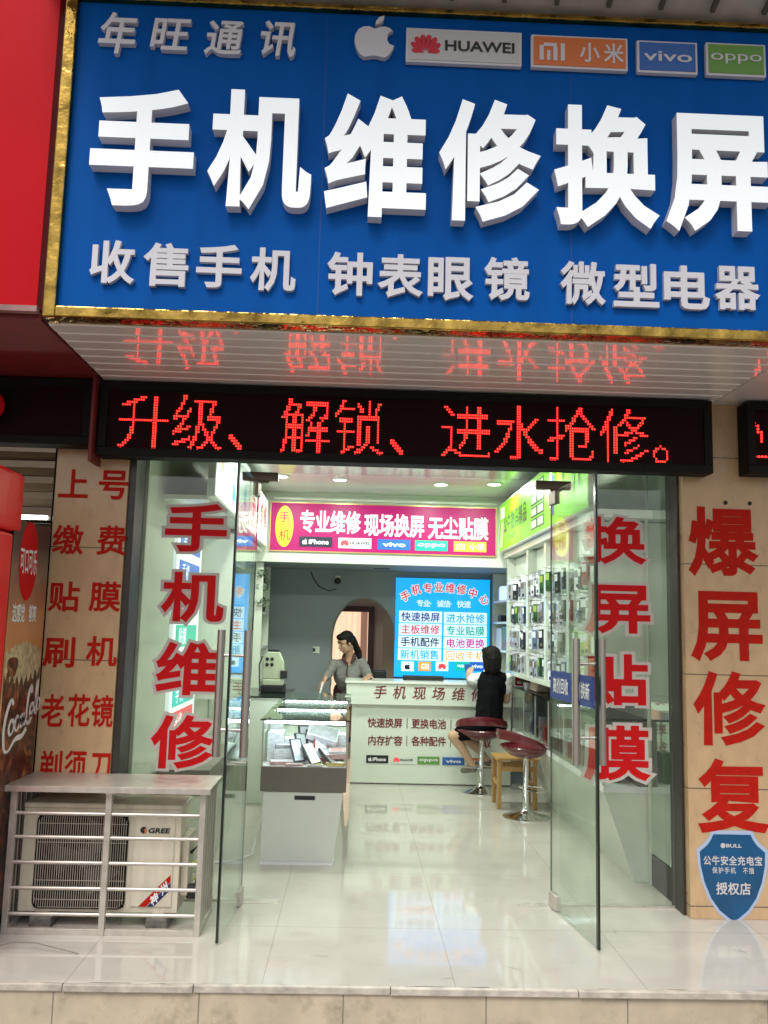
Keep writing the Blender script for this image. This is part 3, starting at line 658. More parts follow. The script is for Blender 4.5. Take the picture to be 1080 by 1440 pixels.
def stick(t, chars):
    mb, eb = MB(), MB()
    for ch, px, py, pw, ph in chars:
        c = aY(px, py, FY-.006); Wd = aY(px+pw/2, py, FY)[0]-aY(px-pw/2, py, FY)[0]; Ht = aY(px, py-ph/2, FY)[2]-aY(px, py+ph/2, FY)[2]
        V = glyph(ch, .028)[0]; lo, hi = V.min(0), V.max(0)
        for m_, wt, yy in ((mb, .028, FY-.0085), (eb, .082, FY-.0068)):
            put(m_, ch, wt, lambda x, y, z: (c[0]+((x-lo[0])/(hi[0]-lo[0])-.5)*Wd, yy, c[2]+((y-lo[1])/(hi[1]-lo[1])-.5)*Ht), 0)
    o = eb.build('lettering_outline', M['sticker_edge'], t); mb.build('sticker_lettering', M['sticker_red'], o)
stick(gl, [('手', 276, 742, 87, 68), ('机', 271, 840, 88, 71), ('维', 263, 940, 88, 75), ('修', 257, 1043, 90, 76)])
stick(gr, [('换', 866, 760, 86, 67), ('屏', 868, 857, 92, 69), ('贴', 866, 956, 90, 73), ('膜', 868, 1059, 94, 78)])

# ------------------------------------------------------------------ glass doors standing open
def door(hx, fx, fy, label, sign):
    t = thing('glass_door', label, 'door', (hx, FY, 0))
    d = np.array([fx-hx, fy-FY, 0]); L = np.linalg.norm(d); d /= L; nrm = np.array([-d[1], d[0], 0])
    c = np.array([hx, FY, 0])
    MB().obox(c+d*(L/2-.02)+UZ*1.235, d, nrm, UZ, L/2-.025, .006, 1.225).build('pane', M['doorglass'], t)
    MB().obox(c+d*(L-.032)+UZ*1.235, d, nrm, UZ, .012, .0064, 1.2255).build('edge_strip', M['glassedge'], t)
    MB().obox(c+d*(-.0)+UZ*1.235, d, nrm, UZ, .0018, .0045, 1.2).build('edge_strip', M['glassedge'], t)
    for z, nm in ((.045, 'lower_clamp'), (2.415, 'upper_clamp')):
        MB().obox(c+d*.055+UZ*z, d, nrm, UZ, .06, .016, .042).build(nm, M['bronze'] if z > 1 else M['steel_dull'], t, bev=.004)
    h = np.array(c+d*(L-.145))
    for s_ in (-1, 1):
        q = h+nrm*.072*s_
        hb = MB().cyl(q+UZ*.90, q+UZ*1.565, .022, n=18).build('pull_handle', M['steel'], t, smooth=True)
        st_ = MB()
        for z in (1.04, 1.43): st_.cyl(h+nrm*.006*s_+UZ*z, q+UZ*z, .009)
        st_.build('standoff', M['steel'], hb, smooth=True)
    return t, c, d, nrm, L
DL = door(-.612, -.643, 4.66, 'glass door swung open towards the street at the left of the entrance', 1)
DR = door(1.205, 1.287, 4.64, 'glass door swung open at the right carrying a navy sticker band', -1)
t, c, d, nrm, L = DR
# text on the face that looks towards the middle of the entrance; u runs from hinge to free edge
face = -nrm if nrm[0] > 0 else nrm
o = c+d*(L/2-.02)+face*.0075+UZ*1.285
nb_ = MB().obox(o, d, face, UZ, L/2-.03, .0008, .082).build('sticker_band', M['navy'], t)
lm = MB()
cjk(lm, '高价回收 以旧换新', o+face*.001, d, UZ, .066, .095, .066, .018)
lm.build('band_lettering', M['white'], nb_)
lm = MB(); cjk(lm, '天', c+d*.17+face*.0075+UZ*1.66, d, UZ, .13, .13, .1, .02); lm.build('reflected_character', M['plate_silver'], t)  # reflected character drawn as flat lettering on the pane
for px, nm in ((368, 'left'), (777, 'right')):
    hx = -.612 if nm == 'left' else 1.205
    lbl = 'bronze pivot bracket above the %s glass door' % nm
    p = thing('pivot_bracket', lbl, 'door bracket', (hx, FY, 2.47))
    MB().box(hx-.10, hx+.12, FY-.022, FY+.022, 2.475, 2.53).build('transom_clamp', M['bronze'], p, bev=.004)
    MB().box(hx-.035+.03, hx+.035+.03, FY-.018, FY+.018, 2.463, 2.4745).build('pivot_block', M['bronze'], p, bev=.003)
    x0, x1 = (hx-.02, hx+.22) if nm == 'left' else (hx-.19, hx+.04)
    f = thing('floor_spring', 'steel floor spring plate beside the %s door hinge' % nm, 'floor plate', ((x0+x1)/2, FY, 0))
    MB().box(x0, x1, FY-.04, FY+.045, 0, .004).build('cover_plate', M['steel_dull'], f, bev=.0015)
    MB().lathe((hx, FY, .004), [(.018, 0), (.018, .003), (.0, .003)]).build('spindle', M['steel'], f, smooth=True)
tr = thing('shopfront_window', 'narrow glass transom panel above the open doors', 'window', (.3, FY, 2.53))
MB().box(-.654, 1.252, FY-.005, FY+.005, 2.532, 2.618).build('pane', M['glass'], tr)

# ================================================================== air conditioner in its steel cage
AY = 4.92
ac = thing('air_conditioner', 'cream outdoor air conditioner unit behind steel bars', 'air conditioner', (-1.29, AY, .075))
ax0, ax1, az0, az1 = -1.722, -.872, .078, .60
c0, c1 = aY(46, 1279, AY), aY(180, 1146, AY); gx0, gx1, gz0, gz1 = c0[0], c1[0]+.004, .10, .565
mb = MB(); fy = AY+.27
mb.box(ax0, gx0, AY, fy, az0, az1); mb.box(gx1, ax1-.02, AY, fy, az0, az1); mb.box(gx0, gx1, AY, fy, az0, gz0); mb.box(gx0, gx1, AY, fy, gz1, az1); mb.box(gx0, gx1, AY+.2, fy, gz0, gz1)
body = mb.build('casing', M['ac'], ac)
MB().box(ax0-.006, ax1-.01, AY-.008, fy+.004, az1+.0005, az1+.03).build('top_lid', M['ac'], ac, bev=.012, seg=3)
MB().box(gx1+.035, ax1-.05, AY-.007, AY-.0005, az0+.03, az1-.03).build('front_panel', M['ac'], ac, bev=.006, seg=3)
MB().box(ax1-.0195, ax1+.02, AY+.05, fy-.03, .15, .46).build('valve_cover', M['ac'], ac, bev=.006)
fc = np.array([(gx0+gx1)/2, 0, (gz0+gz1)/2])
MB().box(gx0, gx1, AY+.19, AY+.1985, gz0, gz1).box(gx0, gx0+.004, AY+.003, AY+.1895, gz0, gz1).box(gx1-.004, gx1, AY+.003, AY+.1895, gz0, gz1).box(gx0+.0045, gx1-.0045, AY+.003, AY+.1895, gz0, gz0+.004).box(gx0+.0045, gx1-.0045, AY+.003, AY+.1895, gz1-.004, gz1).build('cavity_shade_lining', M['acdark'], ac)  # near-black lining puts the shade of the recess into its colour
fan = MB(); fan.cyl((fc[0], AY+.06, fc[2]), (fc[0], AY+.16, fc[2]), .05, .06)
for k in range(3):
    a = 2*pi*k/3+.4; P = []
    for r_, da, y in ((.05, 0, .07), (.20, .25, .06), (.20, 1.25, .13), (.05, .9, .13)): P.append((fc[0]+r_*cos(a+da), AY+y, fc[2]+r_*sin(a+da)))
    fan.add([*P, *[(x_, y_+.004, z_) for x_, y_, z_ in P]], [(0, 1, 2, 3), (7, 6, 5, 4), (0, 4, 5, 1), (1, 5, 6, 2), (2, 6, 7, 3), (3, 7, 4, 0)])
fan.build('fan', M['fan'], ac)
g = MB(); nbar = 38
def rr(x0, x1, z0, z1, r, y, n=5):
    P = []
    for cx, cz, a in ((x1-r, z1-r, 0), (x0+r, z1-r, pi/2), (x0+r, z0+r, pi), (x1-r, z0+r, 3*pi/2)):
        P += [(cx+r*cos(a+pi/2*k/n), y, cz+r*sin(a+pi/2*k/n)) for k in range(n+1)]
    return P
for i in range(nbar+1):
    x = gx0+.006+(gx1-gx0-.012)*i/nbar; dz = .02 if i in (0, nbar) else (.008 if i in (1, nbar-1) else 0)
    g.cyl((x, AY-.012, gz0+dz), (x, AY-.012, gz1-dz), .0019, n=6)
for k in range(5): z = gz0+.04+(gz1-gz0-.08)*k/4; g.cyl((gx0, AY-.008, z), (gx1, AY-.008, z), .002, n=6)
g.build('grille', M['acwire'], ac)
MB().tube(rr(gx0-.003, gx1+.003, gz0-.003, gz1+.003, .035, AY-.009), .0035, closed=True).build('grille_rim', M['acdark'], ac)
o = aY(222, 1168, AY-.008); k = (aY(240, 1168, AY)[0]-aY(206, 1168, AY)[0])/34
latin(MB(), 'GREE', o+UX*2*k, UX, UZ, 30*k, 7.2*k, wt=.035, lean=.2).build('brand_lettering', M['black'], ac)
e = MB(); e.poly(ell(-19.5*k, .4*k, 5*k, 4.6*k, 20, .9, 5.6)+[(-19.5*k, .4*k)], o-[0, .003, 0], UX, UZ); em = e.build('round_emblem', M['black'], ac)
e = MB(); e.poly([(-19*k, -4*k), (-15.5*k, -3*k), (-16*k, 1*k), (-14*k, 2.2*k), (-18*k, 2.2*k)], o-[0, .0035, 0], UX, UZ); e.build('emblem_accent', M['orange'], em)
def onf(px, py): q = aY(px, py, AY-.0078); return (q[0], q[2])
def band(P, nm, m, par, y=.0005):
    mb = MB(); mb.poly([onf(*q) for q in P], (0, AY-.0078-y, 0), UX, UZ); return mb.build(nm, m, par)
b1 = band([(194, 1275), (240, 1230), (240, 1240), (205, 1275)], 'red_stripe', M['redpaint'], ac); b2 = band([(206, 1275), (240, 1241), (240, 1251), (216, 1275)], 'navy_stripe', M['navystripe'], ac)
mb = MB()
for ch, (px, py) in zip('神州', ((217, 1264), (231, 1249))):
    q = aY(px, py, AY-.0095); cjk(mb, ch, q, np.array([.72, 0, .69]), np.array([-.35, 0, .94]), .052, .05, .05, .03, lift=.0005)
mb.build('stripe_lettering', M['white'], b2)
for px in (58, 222):
    q = aY(px, 1298, AY-.01); f = MB().box(q[0]-.062, q[0]+.052, AY-.03, AY+.24, 0, .058).build('support_block', M['concrete'], ac, bev=.01)
    MB().box(q[0]-.035, q[0]+.025, AY-.02, AY+.23, .0585, .078).build('foot_bracket', M['steel_dull'], f)
pi_ = MB().tube([(-.85, AY+.13, .42), (-.80, AY+.13, .47), (-.775, AY+.14, .40), (-.79, AY+.15, .25), (-.80, AY+.2, .10)], .014); pi_.build('insulated_pipe', M['gloss_white'], ac, smooth=True)
MB().tube([(-.85, AY+.1, .36), (-.81, AY+.1, .40), (-.79, AY+.1, .30), (-.82, AY+.12, .18), (-.84, AY+.14, .12)], .010).build('power_cable', M['rubber'], ac, smooth=True)
MB().tube([(-.85, AY+.09, .30), (-.80, AY+.09, .33), (-.785, AY+.1, .27), (-.83, AY+.11, .22)], .008).build('earth_cable', M['copper'], ac, smooth=True)
MB().box(-.86, -.80, AY+.06, AY+.12, .13, .20).build('valve', M['rubber'], ac, bev=.01)

cg = thing('security_cage', 'stainless steel barred cage with a sheet top over the air conditioner', 'cage', (-1.25, 4.99, 0))
CY, CB = 4.815, 5.185
cx0, cx1, ct = -1.765, -.742, .735
for x in (cx0+.022, cx1-.022):
    MB().box(x-.0155, x+.0155, CY-.0155, CY+.0155, 0, ct-.022).build('post', M['steel_dull'], cg, bev=.002)
    MB().box(x-.018, x+.018, CB-.022, CB+.012, 0, ct-.022).build('post', M['steel_dull'], cg, bev=.002)
xm = aY(140, 1200, CY)[0]+.04
MB().box(-1.25-.0155, -1.25+.0155, CY-.022, CY+.010, .0, ct-.022).build('post', M['steel_dull'], cg, bev=.002)
MB().cyl((-1.25, CY-.012, ct-.03), (-1.25, CY-.012, ct-.0225), .035).build('weld_cap', M['steel_dull'], cg)
for z in (.597, .478, .352, .225, .098):
    for a, b in ((cx0+.038, -1.266), (-1.234, cx1-.038)):
        MB().cyl((a, CY-.004, z), (b, CY-.004, z), .0095, n=12).build('rail', M['steel_dull'], cg, smooth=True)
MB().box(cx0+.038, -1.266, CY-.015, CY+.015, .0, .03).box(-1.234, cx1-.038, CY-.015, CY+.015, 0, .03).build('bottom_bar', M['steel_dull'], cg, bev=.002)
for k in range(4):
    y = CY+.08+k*.075
    for x in (cx1-.022, cx0+.022): MB().box(x-.010, x+.010, y-.008, y+.008, .036, ct-.0225).build('side_bar', M['steel'], cg, bev=.002)
for x in (cx1-.022, cx0+.022):
    MB().box(x-.016, x+.016, CY+.0225, CB-.0225, 0, .035).build('side_rail', M['steel_dull'], cg, bev=.002)
mb = MB().box(cx0-.02, cx1+.02, CY-.045, CB+.01, ct-.002, ct+.006); mb.box(cx0-.02, cx1+.02, CY-.047, CY-.0455, ct-.024, ct+.006)
mb.build('top_sheet', M['steel_dull'], cg, bev=.0015)
one('cable', MB().tube([(-1.95, 4.52, .008), (-1.75, 4.55, .01), (-1.62, 4.6, .03), (-1.5, 4.58, .035), (-1.38, 4.55, .02), (-1.28, 4.53, .006)], .0022), M['taupe'], 'thin dark cable lying loose on the platform in front of the cage', 'cable', smooth=True)
# ================================================================== shop interior
WLX, WRX, WBY, CZ, BZ, FAY = -1.30, 1.975, 10.6, 3.02, 2.265, 9.42
sb = thing('shop_building', 'pale walls, ceiling and arched back wall of the phone shop interior', 'shop', (.3, 8, 0))
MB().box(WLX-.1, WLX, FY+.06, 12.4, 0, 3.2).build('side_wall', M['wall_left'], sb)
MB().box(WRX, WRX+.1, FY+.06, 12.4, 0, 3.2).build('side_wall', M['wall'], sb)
MB().box(WLX, WRX, FY+.06, FAY+.1, CZ, CZ+.1).build('ceiling', M['ceil'], sb)
MB().box(WLX, WRX, FAY, FAY+.10, BZ, CZ-.001).build('fascia', M['wall'], sb)
MB().box(WLX, WRX, FAY+.101, WBY, BZ, BZ+.1).build('lowered_ceiling', M['wallback'], sb)
# back wall with an arched opening
ac0, ac1, azs, azt = -.255, .49, 1.45, 1.935
mb = MB()
mb.box(WLX, ac0, WBY, WBY+.16, 0, BZ+.1); mb.box(ac1, WRX, WBY, WBY+.16, 0, BZ+.1)
N = 20; arc = [((ac0+ac1)/2-(ac1-ac0)/2*cos(pi*i/N), azs+(azt-azs)*sin(pi*i/N)) for i in range(N+1)]
for (x0, z0), (x1, z1) in zip(arc[:-1], arc[1:]):
    mb.hexa([(x0, WBY, z0), (x1, WBY, z1), (x1, WBY+.16, z1), (x0, WBY+.16, z0), (x0, WBY, BZ+.1), (x1, WBY, BZ+.1), (x1, WBY+.16, BZ+.1), (x0, WBY+.16, BZ+.1)])
mb.build('arched_back_wall', M['wallback'], sb)
M['pinkwall'] = mat('beige_pink_wall', (.42, .31, .25), .6)
M['arch_trim'] = mat('arch_edge_trim', (.20, .19, .17), .5)
tr_ = [(x, WBY-.004, z) for x, z in arc]; MB().tube([(ac0, WBY-.004, .9)]+tr_+[(ac1, WBY-.004, .9)], .009).build('arch_trim', M['arch_trim'], sb, smooth=True)
MB().box(-.5, .9, 11.62, 11.7, 1.80, 2.6).build('rear_partition', M['pinkwall'], sb)
MB().box(.265, .9, 11.62, 11.7, 0, 1.799).build('rear_partition', M['pinkwall'], sb)
MB().box(-.8, .9, 10.78, 13.3, 2.6, 2.7).build('rear_ceiling', M['pinkwall'], sb)
MB().hexa([(.36, 11.0, 0), (.56, 10.80, 0), (.62, 10.86, 0), (.42, 11.1, 0), (.36, 11.0, 2.5), (.56, 10.80, 2.5), (.62, 10.86, 2.5), (.42, 11.1, 2.5)]).build('rear_side_wall', M['pinkwall'], sb)
df = thing('rear_door_frame', 'dark red wooden door frame seen through the back arch', 'door frame', (0, 11.6, 0))
MB().box(.185, .264, 11.56, 11.70, 0, 1.865).build('jamb', M['darkwood'], df); MB().box(-.42, .1845, 11.56, 11.70, 1.79, 1.865).build('lintel', M['darkwood'], df)
MB().box(-.42, -.36, 11.56, 11.70, 0, 1.789).build('jamb', M['darkwood'], df)
M['curtain'] = mat('self_lit_curtain', (.70, .52, .38), .8, emit=.75, ecol=(.85, .60, .43), var=.25, vs=9, stretch=(4, 1, .2)); M['curtain2'] = mat('pink_curtain', (.42, .25, .18), .8, emit=.28, ecol=(.55, .32, .23), var=.3, vs=9, stretch=(5, 1, .3))  # added emission makes both curtain cloths glow by themselves
cu = thing('glowing_curtains', 'bright curtains with an added glow in the room behind the arch', 'window', (-.1, 13.1, .4))  # window made up to carry the glow, in place of a room lamp
def wavy(x0, x1, y, z0, z1, amp, nn): 
    m_ = MB(); P = [(x0+(x1-x0)*i/nn, y+amp*sin(i*1.3)) for i in range(nn+1)]
    for (a, b), (c_, d_) in zip(P[:-1], P[1:]): m_.quad((a, b, z0), (c_, d_, z0), (c_, d_, z1), (a, b, z1))
    return m_
wavy(-.6, .10, 13.1, .3, 2.55, .03, 40).build('curtain', M['curtain'], cu, smooth=True)
wavy(.10, .20, 13.05, .3, 2.55, .03, 10).build('side_curtain', M['curtain2'], cu, smooth=True)
wavy(.20, .5, 13.1, .3, 2.55, .03, 18).build('curtain', M['curtain'], cu, smooth=True)
MB().box(-.7, .6, 13.2, 13.25, 0, 2.6).build('curtain_backing', M['pinkwall'], cu)

# side return mirror by the right of the entrance
mp = thing('mirror_panel', 'glossy mirror panel on the right wall just inside the entrance', 'mirror', (WRX, 5.7, 0))
MB().box(WRX-.012, WRX-.001, FY+.07, 5.86, .2, 2.99).build('mirror_sheet', M['mirror'], mp)
MB().box(WRX-.016, WRX-.001, FY+.07, 5.86, 0, .19).build('skirting', M['frame'], mp)
MB().box(WRX-.02, WRX-.001, 5.865, 5.90, 0, 2.99).build('edge_post', M['gloss_white'], mp)

# ------------------------------------------------------------------ ceiling lamps
spots = [(-.178, 8.50), (.82, 8.60), (1.333, 8.49), (-.74, 8.40), (-.178, 6.7), (.82, 6.7), (1.40, 6.6), (-.74, 6.6)]
names = ['second from left in the back row', 'third from left in the back row', 'rightmost in the back row', 'leftmost in the back row', 'second from left in the front row', 'third from left in the front row', 'rightmost in the front row', 'leftmost in the front row']
LP = 13
for (x, y), nm in zip(spots, names):
    d = thing('downlight', 'round recessed ceiling downlight, '+nm, 'downlight', (x, y, CZ), 'ceiling downlights')
    MB().lathe((x, y, CZ-.012), [(.085, .011), (.085, .003), (.062, 0), (.062, .006), (.06, .0115)]).build('trim_ring', M['gloss_white'], d, smooth=30)
    MB().lathe((x, y, CZ-.0075), [(.060, 0), (.060, .002)]).build('diffuser', M['lamp'], d)
    l = bpy.data.lights.new('downlight_lamp', 'AREA'); l.shape = 'DISK'; l.size = .12; l.energy = LP; l.color = (.91, 1, .87)
    lo_ = bpy.data.objects.new('downlight_lamp', l); COL.objects.link(lo_); lo_.parent = d; lo_.location = (0, 0, -.03)

# ------------------------------------------------------------------ magenta lightbox on the fascia
def lightbox(name, label, face_m, o, u, v, Wd, Ht, dep, rim_m, rim=.012):
    o, u, v = (np.array(k, float) for k in (o, u, v)); w = np.cross(u, v)
    t = thing(name, label, 'lightbox sign', o-v*Ht/2)
    MB().obox(o-w*(dep/2+.004), u, v, w, Wd/2, Ht/2, dep/2).build('cabinet', rim_m, t)
    MB().obox(o-w*.002, u, v, w, Wd/2-rim, Ht/2-rim, .0018).build('printed_face', face_m, t)
    return t, o, u, v, w
M['goldrim'] = mat('gold_rim', (.65, .45, .20), .3, metal=.6)
a, b = aY(379, 740, FAY-.03), aY(698.5, 748, FAY-.03); z0, z1 = aY(540, 779, FAY-.03)[2], aY(540, 709.5, FAY-.03)[2]
mg, o, u, v, w = lightbox('magenta_lightbox', 'magenta lightbox with white repair slogan and brand plates above the counter', M['magenta'], ((a[0]+b[0])/2, FAY-.03, (z0+z1)/2), UX, UZ, b[0]-a[0], z1-z0, .02, M['goldrim'])
def mpx(px, py): q = aY(px, py, FAY-.03); return np.array([q[0], FAY-.03, q[2]])
kk = (b[0]-a[0])/319.5
e = MB(); e.poly(ell(0, 0, 12.5*kk, 29*kk, 32), mpx(400, 740)-[0, .003, 0], UX, UZ); ov = e.build('yellow_oval', M['yellow'], mg)
e = MB()
for ch, px, py in (('手', 400, 727), ('机', 400, 752)): cjk(e, ch, mpx(px, py)-[0, .003, 0], UX, UZ, 16*kk, 16*kk, wt=.012)
e.build('oval_lettering', M['signred'], ov)
e = MB()
for s_, x0, x1, y0, y1 in (('专业维修', 422, 507, 732, 736), ('现场换屏', 512, 597, 737, 741), ('无尘贴膜', 602, 687, 741, 745)):
    c = mpx((x0+x1)/2, (y0+y1)/2); cjk(e, s_, c-[0, .002, 0], UX, UZ, 21.5*kk, 33*kk, 21.3*kk, .028)
e.build('slogan_lettering', M['signwhite'], mg)
def miniplate(par, c, u, v, hw, hh, face, kind, fg=None, w=None):
    w = np.cross(u, v); p = MB().obox(c+w*.003, u, v, w, hw, hh, .0022).build('brand_plate', face, par); c = c+w*.0055
    e = MB()
    if kind == 'phone': apple(e, c-u*hw*.66+w*.001, u, v, hh*1.1); latin(e, 'iPhone', c+u*hw*.18, u, v, hw*1.2, hh*.95, wt=.035)
    if kind == 'petal':
        petals(e, c-u*hw*.62+w*.001, u, v, hh*1.2); e.build('petal_emblem', M['p_red'], p); e = MB()
        latin(e, 'HUAWEI', c+u*hw*.28, u, v, hw*1.15, hh*.6, wt=.03)
    if kind == 'vivo': latin(e, 'vivo', c, u, v, hw*1.4, hh*.85, wt=.03)
    if kind == 'oppo': latin(e, 'oppo', c, u, v, hw*1.7, hh*.85, wt=.02)
    if kind == 'mi': mi(e, c-u*hw*.62-v*hh*.05+w*.001, u, v, hh*1.15); cjk(e, '小米', c+u*hw*.42, u, v, hw*.46, hh*1.4, hw*.48, .02)
    e.build('plate_lettering', fg, p); return p
for px, py, kind, face, fg in ((444, 762, 'phone', 'p_black', 'signwhite'), (499, 764, 'petal', 'signwhite', 'p_black'), (554, 766, 'vivo', 'p_blue', 'p_white'), (606.5, 767.5, 'oppo', 'p_green', 'p_white'), (661, 769, 'mi', 'p_orange', 'signwhite')):
    miniplate(mg, mpx(px, py), UX, UZ, 23*kk, 7.2*kk, M[face], kind, M[fg])
MB().box(-.90, 1.5, FAY-.05, FAY-.001, 2.93, 2.955).build('cove_strip', M['gloss_white'], mg)

# ------------------------------------------------------------------ lime lightbox along the right wall
GX = 1.53; LU, LV = np.array([0, -1., 0]), UZ       # u runs towards the street, faces -X
gy0, gy1, gz0, gz1 = 5.75, 9.375, 2.42, 2.93
lg, o, u, v, w = lightbox('lime_lightbox', 'long lime green lightbox over the hanging phone accessories', M['lime'], (GX, (gy0+gy1)/2, (gz0+gz1)/2), LU, LV, gy1-gy0, gz1-gz0, .05, M['gloss_white'])
MB().box(GX+.055, WRX, gy0, gy1, gz0-.06, gz0-.005).build('support_shelf', M['gloss_white'], lg)
def L_(y, z): return np.array([GX, y, z])
e = MB(); cjk(e, '公牛数码精品', L_(8.46, 2.68), u, v, .20, .20, .205, .025); cjk(e, '数码配件', L_(8.62, 2.535), u, v, .075, .07, .12, .012); e.build('slogan_lettering', M['limedark'], lg)
e = MB(); e.obox(L_(9.16, 2.82)+w*.002, u, v, w, .11, .06, .0015)
for k in range(3): e.poly([(-.12+.06*k, -.16), (-.09+.06*k, -.16), (.0+.05*k, .10), (-.02+.05*k, .10)], L_(9.2, 2.62)+w*.002, u, v)
e.build('pale_print', M['limewhite'], lg)
for i in range(4):
    for j in range(2):
        c = L_(7.52-.27*j, 2.83-.105*i); q = MB().obox(c+w*.002, u, v, w, .122, .044, .0015).build('dark_cell', M['limedark'], lg)
        e = MB()
        for k in range(5): e.obox(c+w*.0042+u*(-.085+.042*k), u, v, w, .013, .030, .0005)
        e.build('cell_print', M['limewhite'], q)
for y, z, hw, hh, m_ in ((6.86, 2.72, .03, .15, 'p_white'), (6.78, 2.66, .03, .16, 'p_navy'), (6.70, 2.72, .03, .12, 'limedark'), (6.45, 2.78, .035, .06, 'limedark'), (6.33, 2.82, .03, .05, 'limedark'), (6.38, 2.66, .03, .05, 'limedark'), (6.16, 2.7, .05, .12, 'plategreen'), (5.98, 2.66, .022, .06, 'limedark'), (5.86, 2.80, .03, .10, 'limedark')):
    e = MB(); e.poly(ell(0, 0, hw, hh, 20) if hh < .14 else [(-hw, -hh), (hw, -hh), (hw, hh), (-hw, hh)], L_(y, z)+w*.004, u, v); e.build('product_print', M[m_], lg)

# ------------------------------------------------------------------ left wall: white lightboxes, blue board, price board
RU = np.array([0, 1., 0])                             # u runs into the shop, faces +X
wl, o, u, v, w = lightbox('white_lightbox', 'white lightbox with pictures high on the left wall near the entrance', M['boxwhite'], (-.95, 6.78, 2.70), RU, UZ, 1.85, .52, .05, M['gloss_white'])
for y, z, hw, hh, m_ in ((6.12, 2.72, .06, .12, 'p_orange'), (6.72, 2.66, .09, .13, 'p_teal'), (6.90, 2.74, .05, .10, 'p_blue'), (7.4, 2.66, .07, .12, 'p_cyan')):
    e = MB(); e.poly(ell(0, 0, hw, hh, 20) if hh < .125 else [(-hw, -hh), (hw, -hh), (hw, hh), (-hw, hh)], np.array([-.95, y, z])+w*.002, u, v); e.build('product_print', M[m_], wl)
MB().box(WLX, -1.005, 5.9, 7.7, 2.42, 2.45).build('support_shelf', M['gloss_white'], wl)
wl2, o, u, v, w = lightbox('white_lightbox', 'white lightbox with red lettering on the left wall next to the magenta sign', M['boxwhite'], (-.95, 8.55, 2.66), RU, UZ, 1.6, .50, .05, M['gloss_white'])
e = MB(); cjk(e, '手机维修', np.array([-.95, 8.55, 2.70]), u, v, .25, .26, .33, .02); e.build('slogan_lettering', M['p_red'], wl2)
MB().box(WLX, -1.005, 7.75, 9.35, 2.36, 2.39).build('support_shelf', M['gloss_white'], wl2)
pb = thing('price_board', 'tall white board with coloured service labels on the left wall', 'board', (WLX, 6.75, .8))
MB().box(WLX+.002, WLX+.03, 6.30, 7.30, .75, 2.36).build('panel', M['boxwhite'], pb)
for z, m_, s_ in ((2.20, 'p_blue', '手机'), (1.97, 'p_blue', '手机'), (1.75, 'p_pink', '维修'), (1.50, 'p_green', '贴膜'), (1.30, 'p_orange', '换屏'), (1.08, 'p_teal', '手机'), (.88, 'p_red', '维修')):
    q = MB().obox((WLX+.0325, 6.80, z), RU, UZ, (1, 0, 0), .40, .08, .002).build('label_strip', M[m_], pb)
    e = MB(); cjk(e, s_, (WLX+.0345, 6.62, z), RU, UZ, .14, .13, .15, .015); e.build('label_lettering', M['p_white'], q)
# shelf on the left wall
def shelf(name, label, x0, x1, y0, y1, zs, z0, z1, back_x):
    t = thing(name, label, 'shelf unit', ((x0+x1)/2, (y0+y1)/2, z0)); mb = MB()
    for z in zs: MB().box(x0, x1, y0+.02, y1-.02, z-.012, z+.012).build('shelf_board', M['gloss_white'], t)
    for y in (y0, y1-.0195): MB().box(x0, x1, y, y+.0195, z0, z1).build('side_board', M['gloss_white'], t)
    bx = (x0, x0+.008) if back_x == 0 else (x1-.008, x1)
    MB().box(*bx, y0+.02, y1-.02, z0, z1).build('back_panel', M['wall'], t)
    return t
shelf('wall_shelf', 'white shelf unit on the left wall behind the glass lettering', WLX+.002, -1.02, 7.4, 8.2, (1.42, 1.78, 2.10), .98, 2.34, 0)
one('display_tablet', MB().box(-1.25, -1.235, 7.48, 7.78, 1.50, 1.74), M['p_navy'], 'dark tablet standing on the left wall shelf', 'tablet', bev=.004)
one('dark_speaker', MB().box(-1.2, -1.08, 7.9, 8.05, 2.1125, 2.24), M['rubber'], 'small dark speaker on the top board of the left shelf', 'speaker', bev=.02)
for k, (y, m_) in enumerate(((7.5, 'p_white'), (7.6, 'p_teal'), (7.7, 'limedark'), (7.8, 'p_white'), (7.9, 'black'))):
    one('accessory_box', MB().box(-1.2, -1.1, y, y+.06, 1.4325-.0005, 1.56+.02*(k % 2)), M[m_], '%s accessory box on the middle board of the left shelf' % ('white', 'teal', 'dark green', 'second white', 'black')[k], 'box', 'boxes on the left shelf', bev=.003)
# corner shelf before the back wall on the left
shelf('corner_shelf', 'narrow white shelf unit in the left back corner', -1.28, -.985, 9.5, 10.3, (1.0, 1.35, 1.72, 2.03), .9, 2.26, 0)

for lb, X_, Y_, Z_, n__, dr_ in (('bushy green plant trailing from the top board of the left corner shelf', -1.0, 9.54, 2.0425, 170, .16), ('small dark plant on the board below the trailing plant', -.99, 9.54, 1.7325, 70, .0)):
    t = thing('shelf_plant', lb, 'plant', (X_, Y_, Z_)); MB().lathe((X_, Y_, Z_), [(.03, 0), (.04, .05), (.03, .05)]).build('pot', M['rubber'], t, smooth=30)
    mb = MB()
    for k in range(n__):
        a, r_ = random.uniform(0, 2*pi), random.uniform(.01, .09); c = np.array([X_+r_*cos(a), Y_-.03+r_*sin(a)*.8, Z_+.05+random.uniform(-dr_*(r_ > .05), .10)])
        u = np.array([cos(a), sin(a), random.uniform(-.8, .5)]); u /= np.linalg.norm(u); v = np.cross(u, [random.uniform(-.5, .5), random.uniform(-.5, .5), 1]); v /= np.linalg.norm(v)
        mb.add([c-u*.022, c+v*.009, c+u*.022, c-v*.009], [(0, 1, 2, 3)])
    mb.build('foliage', M['leaf'], t)

